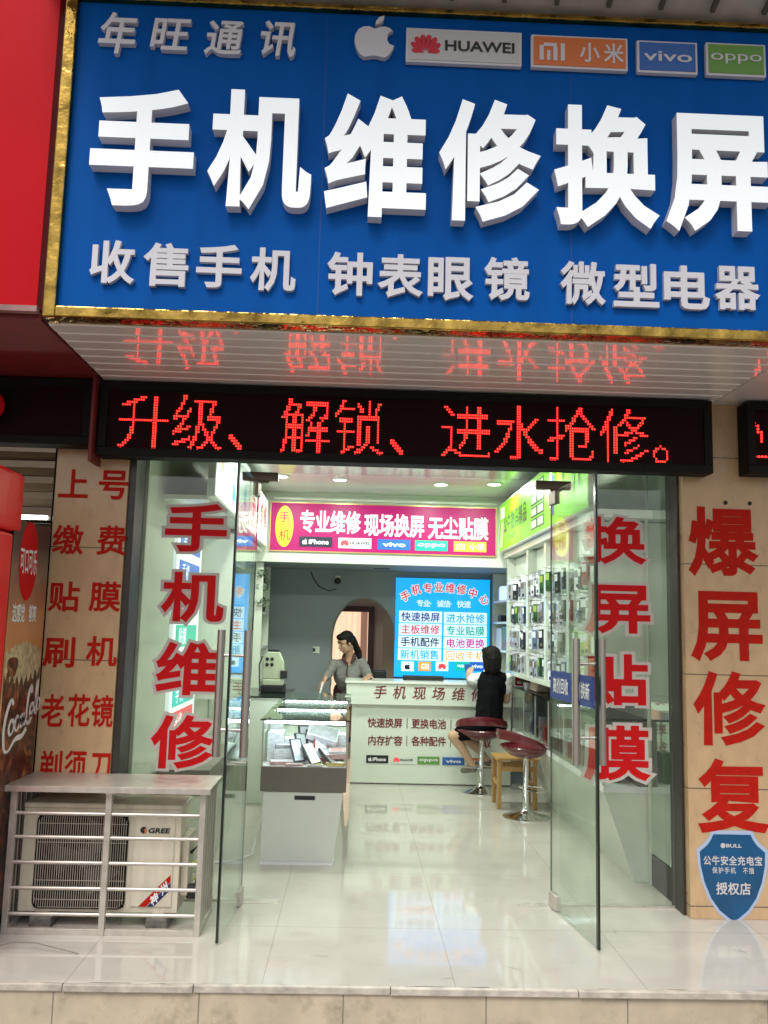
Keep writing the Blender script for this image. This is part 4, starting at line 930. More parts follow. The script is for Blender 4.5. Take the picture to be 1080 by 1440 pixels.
# ------------------------------------------------------------------ blue backlit panel on the back wall
YB = WBY-.05
a, b = aY(557, 812, YB), aY(688, 956, YB); bx0, bx1, bz0, bz1 = a[0], b[0], b[2]+.01, a[2]
bl, o, u, v, w = lightbox('blue_lightbox', 'bright blue backlit service menu panel on the back wall', M['skyblue'], ((bx0+bx1)/2, YB, (bz0+bz1)/2), UX, UZ, bx1-bx0, bz1-bz0, .04, M['p_cyan'], .004)
def bpx(px, py): q = aY(px, py, YB-.002); return np.array([q[0], YB-.001, q[2]])
kk = (bx1-bx0)/130
e, e2 = MB(), MB()
for ch, px, py, an in zip('手机专业维修中心', (570, 585, 601.5, 617, 633, 649, 665, 681), (838, 829, 827, 826, 827, 829, 834, 843), (24, 14, 6, 0, -4, -8, -14, -24)):
    t_ = rad(an); uu, vv = np.array([cos(t_), 0, sin(t_)]), np.array([-sin(t_), 0, cos(t_)]); c = bpx(px, py)
    cjk(e, ch, c-[0, .002, 0], uu, vv, 13*kk, 14*kk, wt=.018); cjk(e2, ch, c, uu, vv, 13*kk, 14*kk, wt=.085)
q = e2.build('heading_outline', M['p_white'], bl); e.build('heading_lettering', M['p_red'], q)
e = MB(); cjk(e, '专业·诚信·快速', bpx(624, 849), UX, UZ, 10*kk, 10*kk, 9.3*kk, .02); e.build('tagline_lettering', M['p_white'], bl)
rows = [('快速换屏', 'p_navy', '进水抢修', 'p_cyan'), ('主板维修', 'p_red', '专业贴膜', 'p_green'), ('手机配件', 'p_black', '电池更换', 'p_pink'), ('新机销售', 'p_cyan', '回收手机', 'p_orange')]
for i, (s0, c0_, s1, c1_) in enumerate(rows):
    for s_, cc, px in ((s0, c0_, 591.5-.5*i), (s1, c1_, 654.5-.2*i)):
        c = bpx(px, (867.5 if px < 620 else 869.5)+17.6*i)
        q = MB().obox(c-[0, .002, 0], UX, UZ, -FYv, 29.5*kk, 7.9*kk, .0012).build('menu_cell', M['cellwhite'], bl)
        cjk(MB(), s_, c-[0, .0035, 0], UX, UZ, 13.2*kk, 13.2*kk, 13.4*kk, .018).build('menu_lettering', M[cc], q)
for px, kind in ((573, 'a'), (597, 'm'), (621.5, 'h'), (650, 'o'), (671, 'v')):
    c = bpx(px, 937); q = MB().obox(c-[0, .002, 0], UX, UZ, -FYv, (8.5 if kind in 'amh' else 10)*kk, 6.3*kk, .0012).build('brand_cell', M[{'a': 'cellwhite', 'm': 'p_orange', 'h': 'cellwhite', 'o': 'p_teal', 'v': 'p_blue'}[kind]], bl)
    e = MB(); c = c-[0, .0042, 0]
    if kind == 'a': apple(e, c, UX, UZ, 9*kk)
    if kind == 'm': mi(e, c-UZ*kk*.3, UX, UZ, 7.5*kk)
    if kind == 'h': petals(e, c, UX, UZ, 8*kk)
    if kind == 'o': latin(e, 'oppo', c, UX, UZ, 14*kk, 4*kk, wt=.03)
    if kind == 'v': latin(e, 'vivo', c, UX, UZ, 15*kk, 5*kk, wt=.03)
    e.build('brand_emblem', M[{'a': 'p_black', 'm': 'p_white', 'h': 'p_red', 'o': 'p_white', 'v': 'p_white'}[kind]], q)

# small things on the back wall
c = aY(475, 816, WBY); cv = thing('security_camera', 'small dark dome camera hanging on the back wall above the arch', 'camera', (c[0], WBY, c[2]))
MB().box(c[0]-.03, c[0]+.03, WBY-.06, WBY-.001, c[2]+.02, c[2]+.05).build('bracket', M['gloss_white'], cv); MB().ball((c[0], WBY-.06, c[2]-.01), .04).build('dome', M['rubber'], cv, smooth=True)
P = [aY(437, 803, WBY-.006), aY(440, 812, WBY-.006), aY(448, 824, WBY-.006), aY(462, 831, WBY-.006), aY(473, 828, WBY-.006)]
one('camera_cable', MB().tube(P, .006), M['rubber'], 'dark cable looping down the back wall to the camera', 'cable', smooth=True)
c = aY(447, 914, WBY); so = thing('wall_socket', 'white double wall socket on the grey back wall', 'socket', (c[0], WBY, c[2]))
MB().box(c[0]-.06, c[0]+.02, WBY-.012, WBY-.001, c[2]-.04, c[2]+.04).build('face_plate', M['gloss_white'], so, bev=.003); MB().box(c[0]-.06, c[0]-.03, WBY-.016, WBY-.0125, c[2]-.02, c[2]+.02).build('plug', M['rubber'], so)
c = aZ(535, 803, BZ); one('ceiling_vent', MB().box(c[0]-.09, c[0]+.09, 10.05, 10.10, BZ-.006, BZ-.0005), M['rubber'], 'short dark slot vent in the lowered ceiling', 'vent')

# ------------------------------------------------------------------ reception counter
RC0, RC1, RY, RZ = .0, 1.66, 9.34, 1.04
rc = thing('reception_counter', 'white reception counter with red service lettering across its front', 'counter', ((RC0+RC1)/2, RY, 0))
MB().box(RC0, RC1, RY, RY+.5, .012, .80).build('front_panel', M['gloss_white'], rc, bev=.003)
MB().box(RC0-.06, RC1, RY-.05, RY+.5, .803, RZ-.022).build('upper_panel', M['gloss_white'], rc, bev=.004)
MB().box(RC0-.075, RC1, RY-.065, RY+.55, RZ-.0215, RZ).build('counter_top', M['counter_top'], rc, bev=.004)
MB().box(RC0+.01, RC1, RY+.012, RY+.48, 0, .0115).build('plinth', M['taupe'], rc)
def rpx(px, py, y=RY): q = aY(px, py, y); return np.array([q[0], y, q[2]])
kk = (rpx(600, 1000)[0]-rpx(500, 1000)[0])/100
e = MB()
for ch, px in zip('手机现场维修', (535, 562, 590, 617, 645, 672)):
    c = rpx(px, 973+(px-535)*.03, RY-.05); cjk(e, ch, c, UX, UZ, 19*kk, 19*kk, wt=.012, lean=.16)
e.build('heading_lettering', M['maroon'], rc)
e = MB()
for s_, px, py in (('快速换屏', 541.5, 1016.5), ('更换电池', 603, 1018), ('手机解锁', 666, 1020), ('内存扩容', 541.5, 1041.5), ('各种配件', 603, 1042.5), ('立等可取', 666, 1044.5)):
    cjk(e, s_, rpx(px, py), UX, UZ, 12.5*kk, 14*kk, 12.2*kk, .02)
e.build('service_lettering', M['maroon'], rc)
e = MB()
for px, py in ((572.5, 1017), (572, 1042), (634, 1019), (633.5, 1044)): e.obox(rpx(px, py)-[0, .003, 0], UX, UZ, -FYv, .5*kk, 7*kk, .001)
e.build('divider_line', M['taupe'], rc)
for px, py, kind, face, fg in ((530.5, 1067.5, 'phone', 'black', 'white'), (567, 1068.5, 'petal', 'gloss_white', 'black'), (602.5, 1069.5, 'oppo', 'plategreen', 'white'), (637.5, 1070.5, 'vivo', 'plateblue', 'white'), (673, 1071.5, 'mi', 'orange', 'white')):
    miniplate(rc, rpx(px, py), UX, UZ, 15.4*kk, 5.3*kk, M[face], kind, M[fg])
c = rpx(595, 954, RY+.35); one('phone_dock', MB().box(c[0]-.22, c[0]+.22, RY+.30, RY+.38, RZ+.0005, RZ+.05), M['rubber'], 'low black dock on the counter under the blue panel', 'phone dock', bev=.008)
c = rpx(536, 950, RY+.75); ch = thing('office_chair', 'dark chair back showing behind the counter beside the arch', 'chair', (c[0], RY+.8, 0))
MB().box(c[0]-.10, c[0]+.06, RY+.78, RY+.82, .62, 1.12).build('backrest', M['rubber'], ch, bev=.03, seg=3); MB().box(c[0]-.18, c[0]+.18, RY+.60, RY+.98, .44, .50).build('seat', M['rubber'], ch, bev=.03, seg=3)
MB().cyl((c[0], RY+.79, .06), (c[0], RY+.79, .44), .03).build('stem', M['rubber'], ch); MB().lathe((c[0], RY+.79, 0), [(.24, 0), (.24, .02), (.05, .06)]).build('base', M['rubber'], ch)

# ------------------------------------------------------------------ showcases
def showcase(x0, x1, y0, y1, label, contents=True):
    t = thing('glass_showcase', label, 'showcase', ((x0+x1)/2, y0, 0), 'row of glass showcases')
    bx0, bx1 = x0+.02, x1-.075
    b = MB().hexa([(bx0, y0+.015, .02), (bx1, y0+.015, .02), (bx1, y1, .02), (bx0, y1, .02), (x0+.02, y0+.01, .475), (x1-.02, y0+.01, .475), (x1-.02, y1, .475), (x0+.02, y1, .475)]).build('base_cabinet', M['satin_white'], t, bev=.003)
    MB().box((bx0+bx1)/2-.03, (bx0+bx1)/2+.11, y0+.004, y0+.0115, .425, .452).build('slot_handle', M['rubber'], b, bev=.005)
    MB().box(bx0-.004, bx1+.004, y0+.012, y1, 0, .0195).build('plinth', M['white'], t)
    MB().box(x0, x1, y0, y1, .478, .64).build('taupe_band', M['taupe'], t, bev=.003)
    MB().box(x0+.01, x1-.01, y0+.01, y1-.01, .6405, .645).build('display_deck', M['white'], t)
    for nm, a in (('front_pane', (x0+.012, x1-.012, y0+.008, y0+.013)), ('side_pane', (x0+.006, x0+.011, y0+.015, y1-.015)), ('side_pane', (x1-.011, x1-.006, y0+.015, y1-.015))):
        MB().box(*a, .6455, .945).build(nm, M['glass'], t)
    MB().box(x0-.015, x1+.015, y0-.015, y1-.004, .951, .958).build('glass_top', M['glass'], t)
    MB().box(x0-.016, x1+.016, y0-.018, y0-.0155, .950, .959).build('top_edge', M['glassedge'], t)
    for x in (x0+.005, x1-.005): MB().box(x-.005, x+.005, y0+.002, y0+.0115, .6455, .949).build('corner_post', M['steel'], t)
    MB().cyl((x0+.02, y0+.05, .938), (x1-.02, y0+.05, .936), .013, n=10).build('light_tube', M['tube'], t)
    return t
CX0, CX1 = -.605, -.022
showcase(CX0, CX1, 6.19, 7.06, 'nearest lit glass showcase with a white base, full of phone boxes')
showcase(CX0, CX1, 7.07, 7.86, 'middle glass showcase directly behind the nearest one')
showcase(CX0, CX1, 7.87, 8.66, 'farthest glass showcase closest to the reception counter')
M['packsilver'] = mat('silver_pack', (.50, .52, .57), .2, metal=.3, var=.25, vs=24); M['packpink'] = mat('pink_card', (.60, .34, .34), .5, var=.3, vs=60); M['packyellow'] = mat('yellow_card', (.66, .50, .16), .5, var=.5, vs=45)
M['packlime2'] = mat('lime_label', (.32, .45, .06), .4); M['packwhite'] = mat('white_card', (.78, .80, .85), .35, var=.28, vs=26, stretch=(1, 1, 5)); M['packblack'] = mat('black_plastic', (.02, .02, .03), .25); M['packred'] = mat('red_card', (.40, .05, .06), .4); M['packblue'] = mat('blue_card', (.10, .14, .26), .4)
def slab(label, c, size, rot, m, face=None):
    t = thing('boxed_phone', label, 'phone box', c, 'boxed phones in the nearest showcase')
    R_ = Matrix.Rotation(rot[2], 3, 'Z') @ Matrix.Rotation(rot[1], 3, 'Y') @ Matrix.Rotation(rot[0], 3, 'X'); u, v, w = (np.array(R_.col[i]) for i in range(3))
    c = np.array(c)+UZ*.002
    MB().obox(c, u, v, w, size[0]/2, size[1]/2, size[2]/2).build('carton', M[m], t, bev=.002)
    if face: MB().obox(c+w*(size[2]/2+.0012), u, v, w, size[0]/2-.008, size[1]/2-.008, .0008).build('front_card', M[face], t)
DZ = .645
for lb, c, sz, ro, m_, f_ in (
    ('black boxed phone leaning on the front of the pile', (-.37, 6.30, .735), (.085, .17, .018), (1.0, .0, .5), 'packblack', 'packsilver'),
    ('silver boxed phone leaning steeply left of the pile', (-.345, 6.36, .755), (.085, .19, .02), (1.05, .1, .55), 'packblack', 'packsilver'),
    ('silver boxed phone lying in front of the leaning ones', (-.27, 6.28, .715), (.085, .17, .02), (.8, -.1, .6), 'packblack', 'packsilver'),
    ('red edged box leaning at the middle of the pile', (-.21, 6.36, .745), (.10, .19, .02), (.85, .25, .35), 'packred', 'packsilver'),
    ('large white box tilted on top of the pile', (-.20, 6.45, .83), (.22, .15, .05), (.5, .28, .05), 'packwhite', 'packsilver'),
    ('black edged box leaning behind the front phones', (-.27, 6.42, .775), (.09, .19, .02), (1.0, .15, .45), 'packblack', 'packsilver'),
    ('flat pink card at the front left of the showcase', (-.47, 6.28, DZ+.012), (.17, .11, .02), (0, 0, .15), 'packpink', 'packwhite'),
    ('white carton stack at the left of the showcase', (-.53, 6.48, DZ+.10), (.11, .2, .2), (0, 0, 0), 'packwhite', None),
    ('pale carton behind the pink card', (-.46, 6.46, DZ+.045), (.17, .2, .09), (0, 0, .1), 'packwhite', 'packsilver'),
    ('yellow card lying at the front right of the showcase', (-.10, 6.26, DZ+.012), (.13, .09, .022), (0, 0, -.1), 'packyellow', 'packwhite'),
    ('orange and white box under the white tilted box', (-.12, 6.38, DZ+.035), (.15, .13, .07), (0, 0, .05), 'packyellow', 'packpink'),
    ('tall pale carton at the far left rear of the showcase', (-.545, 6.66, DZ+.12), (.09, .12, .24), (0, 0, .05), 'packwhite', None),
    ('thin silver box lying across the pale carton', (-.45, 6.44, DZ+.105), (.19, .12, .022), (.05, .04, .3), 'packsilver', 'packwhite'),
    ('white slim box lying on the left carton', (-.47, 6.50, DZ+.135), (.17, .12, .03), (.0, .03, -.2), 'packwhite', 'packsilver'),
    ('black edged phone box tilted behind the silver ones', (-.33, 6.45, .80), (.085, .18, .02), (1.1, .12, .5), 'packblack', 'packsilver'),
    ('silver phone box leaning at the far right of the pile', (-.15, 6.30, .70), (.09, .16, .02), (.6, .1, .8), 'packblack', 'packsilver'),
    ('red striped card lying flat in the middle front', (-.385, 6.235, DZ+.006), (.12, .06, .01), (0, 0, .3), 'packpink', 'packwhite'),
    ('white card lying flat at the front centre', (-.24, 6.225, DZ+.006), (.11, .06, .01), (0, 0, -.2), 'packwhite', 'packyellow'),
    ('pink card under the pink topped carton', (-.10, 6.33, DZ+.055), (.14, .13, .03), (0, 0, .1), 'packpink', 'packwhite'),
    ('white carton at the right rear of the showcase', (-.10, 6.55, DZ+.09), (.13, .16, .18), (0, 0, 0), 'packwhite', None),
    ('pink topped carton at the right of the pile', (-.09, 6.33, DZ+.085), (.12, .12, .025), (.1, 0, .05), 'packwhite', 'packpink'),
    ('wide white carton at the rear of the showcase', (-.33, 6.62, DZ+.07), (.24, .18, .14), (0, 0, .0), 'packwhite', 'packsilver')):
    slab(lb, c, sz, ro, m_, f_)
lc = thing('glass_top_cabinet', 'pale cabinet with a dark glass top along the left wall', 'cabinet', (-.98, 8.6, 0))
MB().box(WLX+.003, -.60, 8.22, 9.25, 0, .935).build('body', M['gloss_white'], lc, bev=.003); MB().box(WLX+.003, -.585, 8.20, 9.26, .9355, .95).build('glass_top', M['glassedge'], lc)
lw = thing('wall_showcase', 'glass showcase along the left wall behind the lettered glass', 'showcase', (-1.1, 6.6, 0))
MB().box(WLX+.035, -.93, 6.0, 7.3, 0, .475).build('base_cabinet', M['gloss_white'], lw); MB().box(WLX+.032, -.92, 5.99, 7.31, .478, .64).build('taupe_band', M['taupe'], lw)

one('power_lead', MB().tube([(-.60, 6.5, .30), (-.64, 6.45, .12), (-.66, 6.36, .02), (-.78, 6.25, .008), (-.95, 6.18, .008)], .006), M['white'], 'thin white power lead trailing from the nearest showcase to the left', 'cable', smooth=True)
# polishing machine on the cabinet
q = aZ(390, 973, .95); q = np.array([-.765, 8.75, .95])
pm = thing('film_cutting_machine', 'cream benchtop machine with dark handle on the left cabinet', 'machine', q)
MB().box(q[0]-.15, q[0]+.15, q[1]-.14, q[1]+.14, .9505, 1.04).build('base', M['rubber'], pm, bev=.01)
MB().box(q[0]-.13, q[0]+.12, q[1]-.13, q[1]+.12, 1.0405, 1.115).build('lower_shell', M['machine'], pm, bev=.012, seg=3)
mb = MB(); mb.poly([(-.14, 0), (.14, 0), (.125, .22), (.07, .34), (-.085, .34), (-.135, .24)], (q[0], q[1]+.0, 1.118), UX, UZ, .12); mb.build('upper_shell', M['machine'], pm, bev=.015, seg=3)
MB().box(q[0]-.075, q[0]+.06, q[1]-.10, q[1]-.01, 1.4585, 1.49).build('handle', M['rubber'], pm, bev=.01)
mb = MB()
for x, z in ((-.02, 1.37), (-.02, 1.30), (-.08, 1.37), (-.08, 1.30)): mb = MB().lathe((q[0]+x, q[1]-.12, z), [(.022, 0), (.022, .015), (.014, .02)], n=12, ax=(0, -1, 0)); mb.build('knob', M['rubber'], pm, smooth=30)
MB().box(q[0]+.09, q[0]+.18, q[1]-.15, q[1]-.125, 1.13, 1.23).build('control_box', M['rubber'], pm, bev=.008)
MB().tube([(q[0]-.14, q[1]-.125, 1.40), (q[0]-.18, q[1]-.14, 1.3), (q[0]-.17, q[1]-.13, 1.1), (q[0]-.16, q[1]-.135, .96)], .008).build('hose', M['rubber'], pm, smooth=True)
pm.scale = (.76, .76, .76)

# ------------------------------------------------------------------ right wall: display wall, counter
RX = 1.66
sw = thing('slatwall_display', 'white slotted display wall with hooks of phone accessories', 'display wall', (RX, 7.6, 1.17))
MB().box(RX+.03, WRX-.003, 5.92, 9.35, 1.19, 2.35).build('back_panel', M['wall'], sw)
MB().box(RX-.06, WRX-.003, 5.92, 9.35, 1.15, 1.189).build('bottom_shelf', M['gloss_white'], sw)
for y in (5.92, 6.62, 7.42, 8.20, 9.27): MB().box(RX-.05, RX+.029, y, y+.08, 1.1895, 2.35).build('divider', M['gloss_white'], sw)
packm = [('white', 'packwhite'), ('black', 'packblack'), ('silver', 'packsilver'), ('blue', 'packblue'), ('grey', 'taupe'), ('red', 'packred'), ('green', 'limedark')]
bays = [(8.30, 9.25, 'rear'), (7.51, 8.18, 'middle'), (6.71, 7.40, 'front'), (6.02, 6.60, 'nearest')]
ordw = ('first', 'second', 'third', 'fourth', 'fifth')
proto = {}
for y0, y1, bn in bays:
    for r_, z in enumerate((2.10, 1.86, 1.62, 1.38)):
        for k in range(5):
            y = y1-(y1-y0)*(k+.6)/5.2+random.uniform(-.02, .02); zz = z+random.uniform(-.015, .015)
            if random.random() < .13: continue
            cn, m_ = random.choices(packm, weights=(4, 4, 4, 1.6, 3, .4, 1))[0]
            if bn == 'nearest' and r_ > 1: cn, m_ = random.choice([('lime', 'packlime'), ('orange', 'packyellow'), ('lime', 'packlime')])
            if m_ == 'packlime' and 'packlime' not in M: M['packlime'] = mat('lime_card', (.30, .45, .05), .4)
            lb = '%s accessory pack on the %s hook of the %s row, %s bay of the slatwall' % (cn, ordw[k], ('top', 'second', 'third', 'lowest')[r_], bn)
            if m_ not in proto:
                pr_ = {'packwhite': 'packsilver', 'packblack': 'packwhite', 'packsilver': 'taupe', 'packblue': 'packwhite', 'taupe': 'packsilver', 'packred': 'packwhite', 'limedark': 'packlime2'}.get(m_, 'packwhite')
                p = thing('accessory_pack', lb, 'accessory pack', (0, 0, 0), 'packs hanging on the slatwall')
                MB().box(-.012, .012, -.036, .036, -.185, -.02).build('blister', M[m_], p, bev=.006)
                MB().box(.0122, .0155, -.047, .047, -.20, .03).build('backing_card', M['packwhite' if m_ != 'packwhite' else 'packsilver'], p)
                MB().box(-.0135, -.0125, -.026, .026, -.09, -.035).build('print_label', M[pr_], p)
                MB().box(-.0135, -.0125, -.028, .006, -.165, -.14).build('print_strip', M['p_black' if m_ != 'packblack' else 'taupe'], p)
                MB().cyl((-.05, 0, .012), (.075, 0, .012), .003, n=6).build('hook', M['steel'], p)
                proto[m_] = p
            else:
                p = copy_tree(proto[m_]); p['label'] = lb
            p.location = (RX-.055+random.uniform(0, .03), y, zz); p.rotation_euler = (random.uniform(-.07, .07), 0, random.uniform(-.1, .45))
rcn = thing('wall_counter', 'glass fronted counter running along the right wall with a slanted white base', 'counter', (1.8, 7.6, 0))
ry0, ry1 = 5.92, 9.27
MB().hexa([(1.865, ry0, 0), (WRX-.003, ry0, 0), (WRX-.003, ry1, 0), (1.865, ry1, 0), (1.67, ry0, .56), (WRX-.003, ry0, .56), (WRX-.003, ry1, .56), (1.67, ry1, .56)]).build('base_cabinet', M['gloss_white'], rcn)
MB().box(1.665, WRX-.003, ry0, ry1, .5605, .60).build('white_rail', M['white'], rcn)
MB().box(1.672, 1.677, ry0, ry1, .6005, 1.02).build('front_pane', M['glass'], rcn)
MB().box(1.90, WRX-.004, ry0, ry1, .6005, 1.02).build('dark_back', M['taupe'], rcn)
MB().box(1.655, WRX-.003, ry0, ry1, 1.0205, 1.035).build('glass_top', M['glassedge'], rcn)
for i in range(7): y = ry0+.03+(ry1-ry0-.06)*i/6; MB().box(1.668, 1.6715, y-.012, y+.012, .6005, 1.02).build('pane_clip', M['steel_dull'], rcn)
for k in range(16):
    y = 6.05+.2*k; h_ = random.uniform(.1, .26); cn, m_ = random.choice(packm)
    one('gadget_box', MB().box(1.74, 1.82, y, y+random.uniform(.08, .15), .6003, .60+h_), M[m_], '%s gadget box, number %s along the glass counter from the street end' % (cn, ('one','two','three','four','five','six','seven','eight','nine','ten','eleven','twelve','thirteen','fourteen','fifteen','sixteen')[k]), 'box', 'boxes inside the right counter', bev=.004)
# shelf unit behind the fascia on the right
sr = shelf('corner_shelf', 'white shelf unit with boxes at the right beside the blue panel', 1.64, WRX-.003, 9.46, 10.5, (1.02, 1.37, 1.68, 1.92), .9, 2.26, 1)
MB().box(1.63, 1.66, 9.43, 9.458, .0, 2.262).build('front_stile', M['gloss_white'], sr)
for lb, nm, cat, bxx, m_ in (('pale blue box on the top board of the right corner shelf', 'gift_box', 'box', (1.68, 1.80, 10.05, 10.25, 1.9325, 2.10), 'cellwhite'), ('second pale box beside the blue one on the top board', 'gift_box', 'box', (1.68, 1.80, 10.28, 10.38, 1.9325, 2.08), 'packwhite'),
        ('dark green folder box on the lower board of the corner shelf', 'file_box', 'box', (1.67, 1.85, 9.62, 10.02, 1.3825, 1.64), 'limedark'), ('white file stack left of the dark green box', 'file_stack', 'files', (1.67, 1.85, 10.08, 10.40, 1.3825, 1.62), 'packwhite'),
        ('small black radio on the middle board of the corner shelf', 'radio', 'radio', (1.68, 1.80, 10.15, 10.35, 1.6925, 1.77), 'rubber'), ('dark gadget at the street end of the middle board', 'gadget', 'gadget', (1.68, 1.76, 9.6, 9.68, 1.6925, 1.75), 'rubber')):
    one(nm, MB().box(*bxx), M[m_], lb, cat, bev=.006)

# on the right counter: payment stand, plant, handbag
ct_ = 1.0355
q = np.array([1.715, 9.05, ct_]); ps = thing('payment_stand', 'red payment code stand on the right counter beside the plant', 'stand', q)
MB().box(q[0]-.065, q[0]+.065, q[1]-.004, q[1]+.004, ct_+.012, ct_+.22).build('red_board', M['redsign'], ps, bev=.003); MB().box(q[0]-.045, q[0]+.045, q[1]-.0065, q[1]-.0045, ct_+.10, ct_+.20).build('white_square', M['white'], ps)
MB().box(q[0]-.045, q[0]+.045, q[1]-.0065, q[1]-.0045, ct_+.03, ct_+.055).build('white_strip', M['white'], ps); MB().box(q[0]-.07, q[0]+.07, q[1]-.035, q[1]+.035, ct_, ct_+.0115).build('foot', M['white'], ps)
q = np.array([1.73, 8.80, ct_]); pp = thing('potted_plant', 'small leafy pot plant on the right counter next to the handbag', 'plant', q)
MB().lathe(q, [(.03, 0), (.045, .05), (.047, .06), (.03, .06)]).build('pot', M['white'], pp, smooth=30)
mb = MB()
for k in range(130):
    a, r_ = random.uniform(0, 2*pi), random.uniform(.01, .085); z = ct_+.05+random.uniform(0, .13)*(1-r_/.13); c = np.array([q[0]+r_*cos(a), q[1]+r_*sin(a), z])
    u = np.array([cos(a+random.uniform(-.8, .8)), sin(a), random.uniform(-.3, .6)]); u /= np.linalg.norm(u); v = np.cross(u, [random.uniform(-.4, .4), random.uniform(-.4, .4), 1]); v /= np.linalg.norm(v)
    L_2, b_ = random.uniform(.018, .034), random.uniform(.007, .012); mb.add([c-u*L_2, c+v*b_, c+u*L_2, c-v*b_], [(0, 1, 2, 3)])
mb.build('foliage', M['leaf'], pp); MB().tube([q+UZ*.05, q+UZ*.12, q+UZ*.17+UX*.01], .005).build('stem', M['wood'], pp)
q = np.array([1.765, 8.42, ct_]); hb = thing('handbag', 'cream leather handbag with upright handles on the right counter', 'handbag', q)
MB().hexa([q+[-.075, -.16, 0], q+[.075, -.16, 0], q+[.075, .16, 0], q+[-.075, .16, 0], q+[-.03, -.13, .19], q+[.03, -.13, .19], q+[.03, .13, .19], q+[-.03, .13, .19]]).build('bag_body', M['cream_leather'], hb, bev=.025, seg=4)
for s_ in (-1, 1): MB().tube([q+[.03*s_, -.07, .185], q+[.035*s_, -.06, .26], q+[.035*s_, 0, .295], q+[.035*s_, .06, .26], q+[.03*s_, .07, .185]], .008).build('handle', M['taupe'], hb, smooth=True)

# ------------------------------------------------------------------ bar stools and wooden stool
def barstool(x, y, rz, label, seat_z):
    t = thing('bar_stool', label, 'bar stool', (x, y, 0), 'maroon bar stools')
    MB().lathe((0, 0, 0), [(.20, 0), (.20, .008), (.17, .018), (.08, .04), (.038, .065), (.03, .09)], n=40).build('base', M['chrome'], t, smooth=50)
    MB().lathe((0, 0, 0), [(.028, .08), (.028, .20), (.024, .205), (.024, seat_z-.03)], n=20).build('column', M['chrome'], t, smooth=50)
    P = [(.13*cos(a)+.0, -.07+.14*sin(a), .235) for a in np.linspace(-2.9, 0.0-.24, 16)]
    MB().tube([(.02, .0, .235)]+[( .15*cos(a), -.06+.13*sin(a), .235) for a in np.linspace(.3, -pi-.3, 20)]+[(-.02, 0, .235)], .009).build('footrest', M['chrome'], t, smooth=True)
    # shallow padded bowl and a low curved backrest band rising at +y
    mb = MB(); nu, nv = 30, 8
    def pt(i, j, off):
        a = 2*pi*i/nu; r_ = j/(nv-1)
        return (.24*r_*cos(a), .21*r_*sin(a), seat_z+.045*r_**2.2-off*(1-.75*r_**2.5))
    top = [pt(i, j, 0) for j in range(nv) for i in range(nu)]; bot = [pt(i, j, .06) for j in range(nv) for i in range(nu)]; n_ = nu*nv
    F = [(j*nu+i, j*nu+(i+1) % nu, (j+1)*nu+(i+1) % nu, (j+1)*nu+i) for j in range(nv-1) for i in range(nu)]
    F2 = [tuple(k+n_ for k in f[::-1]) for f in F]; rim = [((nv-1)*nu+i, (nv-1)*nu+(i+1) % nu, (nv-1)*nu+(i+1) % nu+n_, (nv-1)*nu+i+n_) for i in range(nu)]
    so = mb.add(top+bot, F+F2+rim).build('seat', M['maroon_seat'], t, smooth=60)
    MB().tube([pt(i, nv-1, .008) for i in range(nu)], .011, closed=True).build('piping', M['maroon_seat'], so, smooth=True)
    bb = MB(); nk_ = 26; ring = []
    for k in range(nk_+1):
        a = rad(-12)+rad(204)*k/nk_; h_ = max(0, sin(pi*k/nk_))**.8; rr_ = .236+.03*h_; zc = seat_z+.048+.105*h_; hh_ = .014+.028*h_
        ring.append([((rr_+dx)*cos(a), (rr_+dx)*.92*sin(a), zc+dz) for dx, dz in ((-.012, -hh_), (.010, -hh_), (.016, 0), (.012, hh_), (-.008, hh_), (-.015, 0))])
    bb.add([p for r_ in ring for p in r_], [(k*6+m_, k*6+(m_+1) % 6, (k+1)*6+(m_+1) % 6, (k+1)*6+m_) for k in range(nk_) for m_ in range(6)]+[tuple(range(6))[::-1], tuple(range(nk_*6, nk_*6+6))])
    bb.build('backrest', M['maroon_seat'], t, smooth=60)
    return t
def settle(t, x, y, rz):      # the builder works around the origin: put the finished stool in its place
    for o in bpy.data.objects:
        if o.type == 'MESH' and (o.parent == t or (o.parent and o.parent.parent == t)):
            for v_ in o.data.vertices: v_.co += Vector((x, y, 0))
    t.rotation_euler.z = rz
s1 = barstool(1.305, 9.0, 0, 'maroon bar stool at the counter with a person sitting on it', .56); settle(s1, 1.305, 9.0, rad(175))
s2 = barstool(1.53, 7.85, 0, 'empty maroon bar stool nearest to the entrance', .555); settle(s2, 1.53, 7.85, rad(112))
ws = thing('wooden_stool', 'plain pale wooden stool between the bar stools and the wall', 'stool', (1.52, 8.36, 0))
wx0, wx1, wy0, wy1 = 1.335, 1.70, 8.18, 8.52
MB().box(wx0-.01, wx1+.01, wy0-.01, wy1+.01, .425, .45).build('seat', M['wood'], ws, bev=.006)
for x in (wx0+.02, wx1-.02):
    for y in (wy0+.02, wy1-.02): MB().box(x-.019, x+.019, y-.019, y+.019, 0, .4245).build('leg', M['wood'], ws, bev=.003)
for y in (wy0+.02, wy1-.02): MB().box(wx0+.04, wx1-.04, y-.012, y+.012, .33, .37).build('stretcher', M['wood'], ws)
for x in (wx0+.02, wx1-.02): MB().box(x-.012, x+.012, wy0+.04, wy1-.04, .20, .235).build('stretcher', M['wood'], ws)

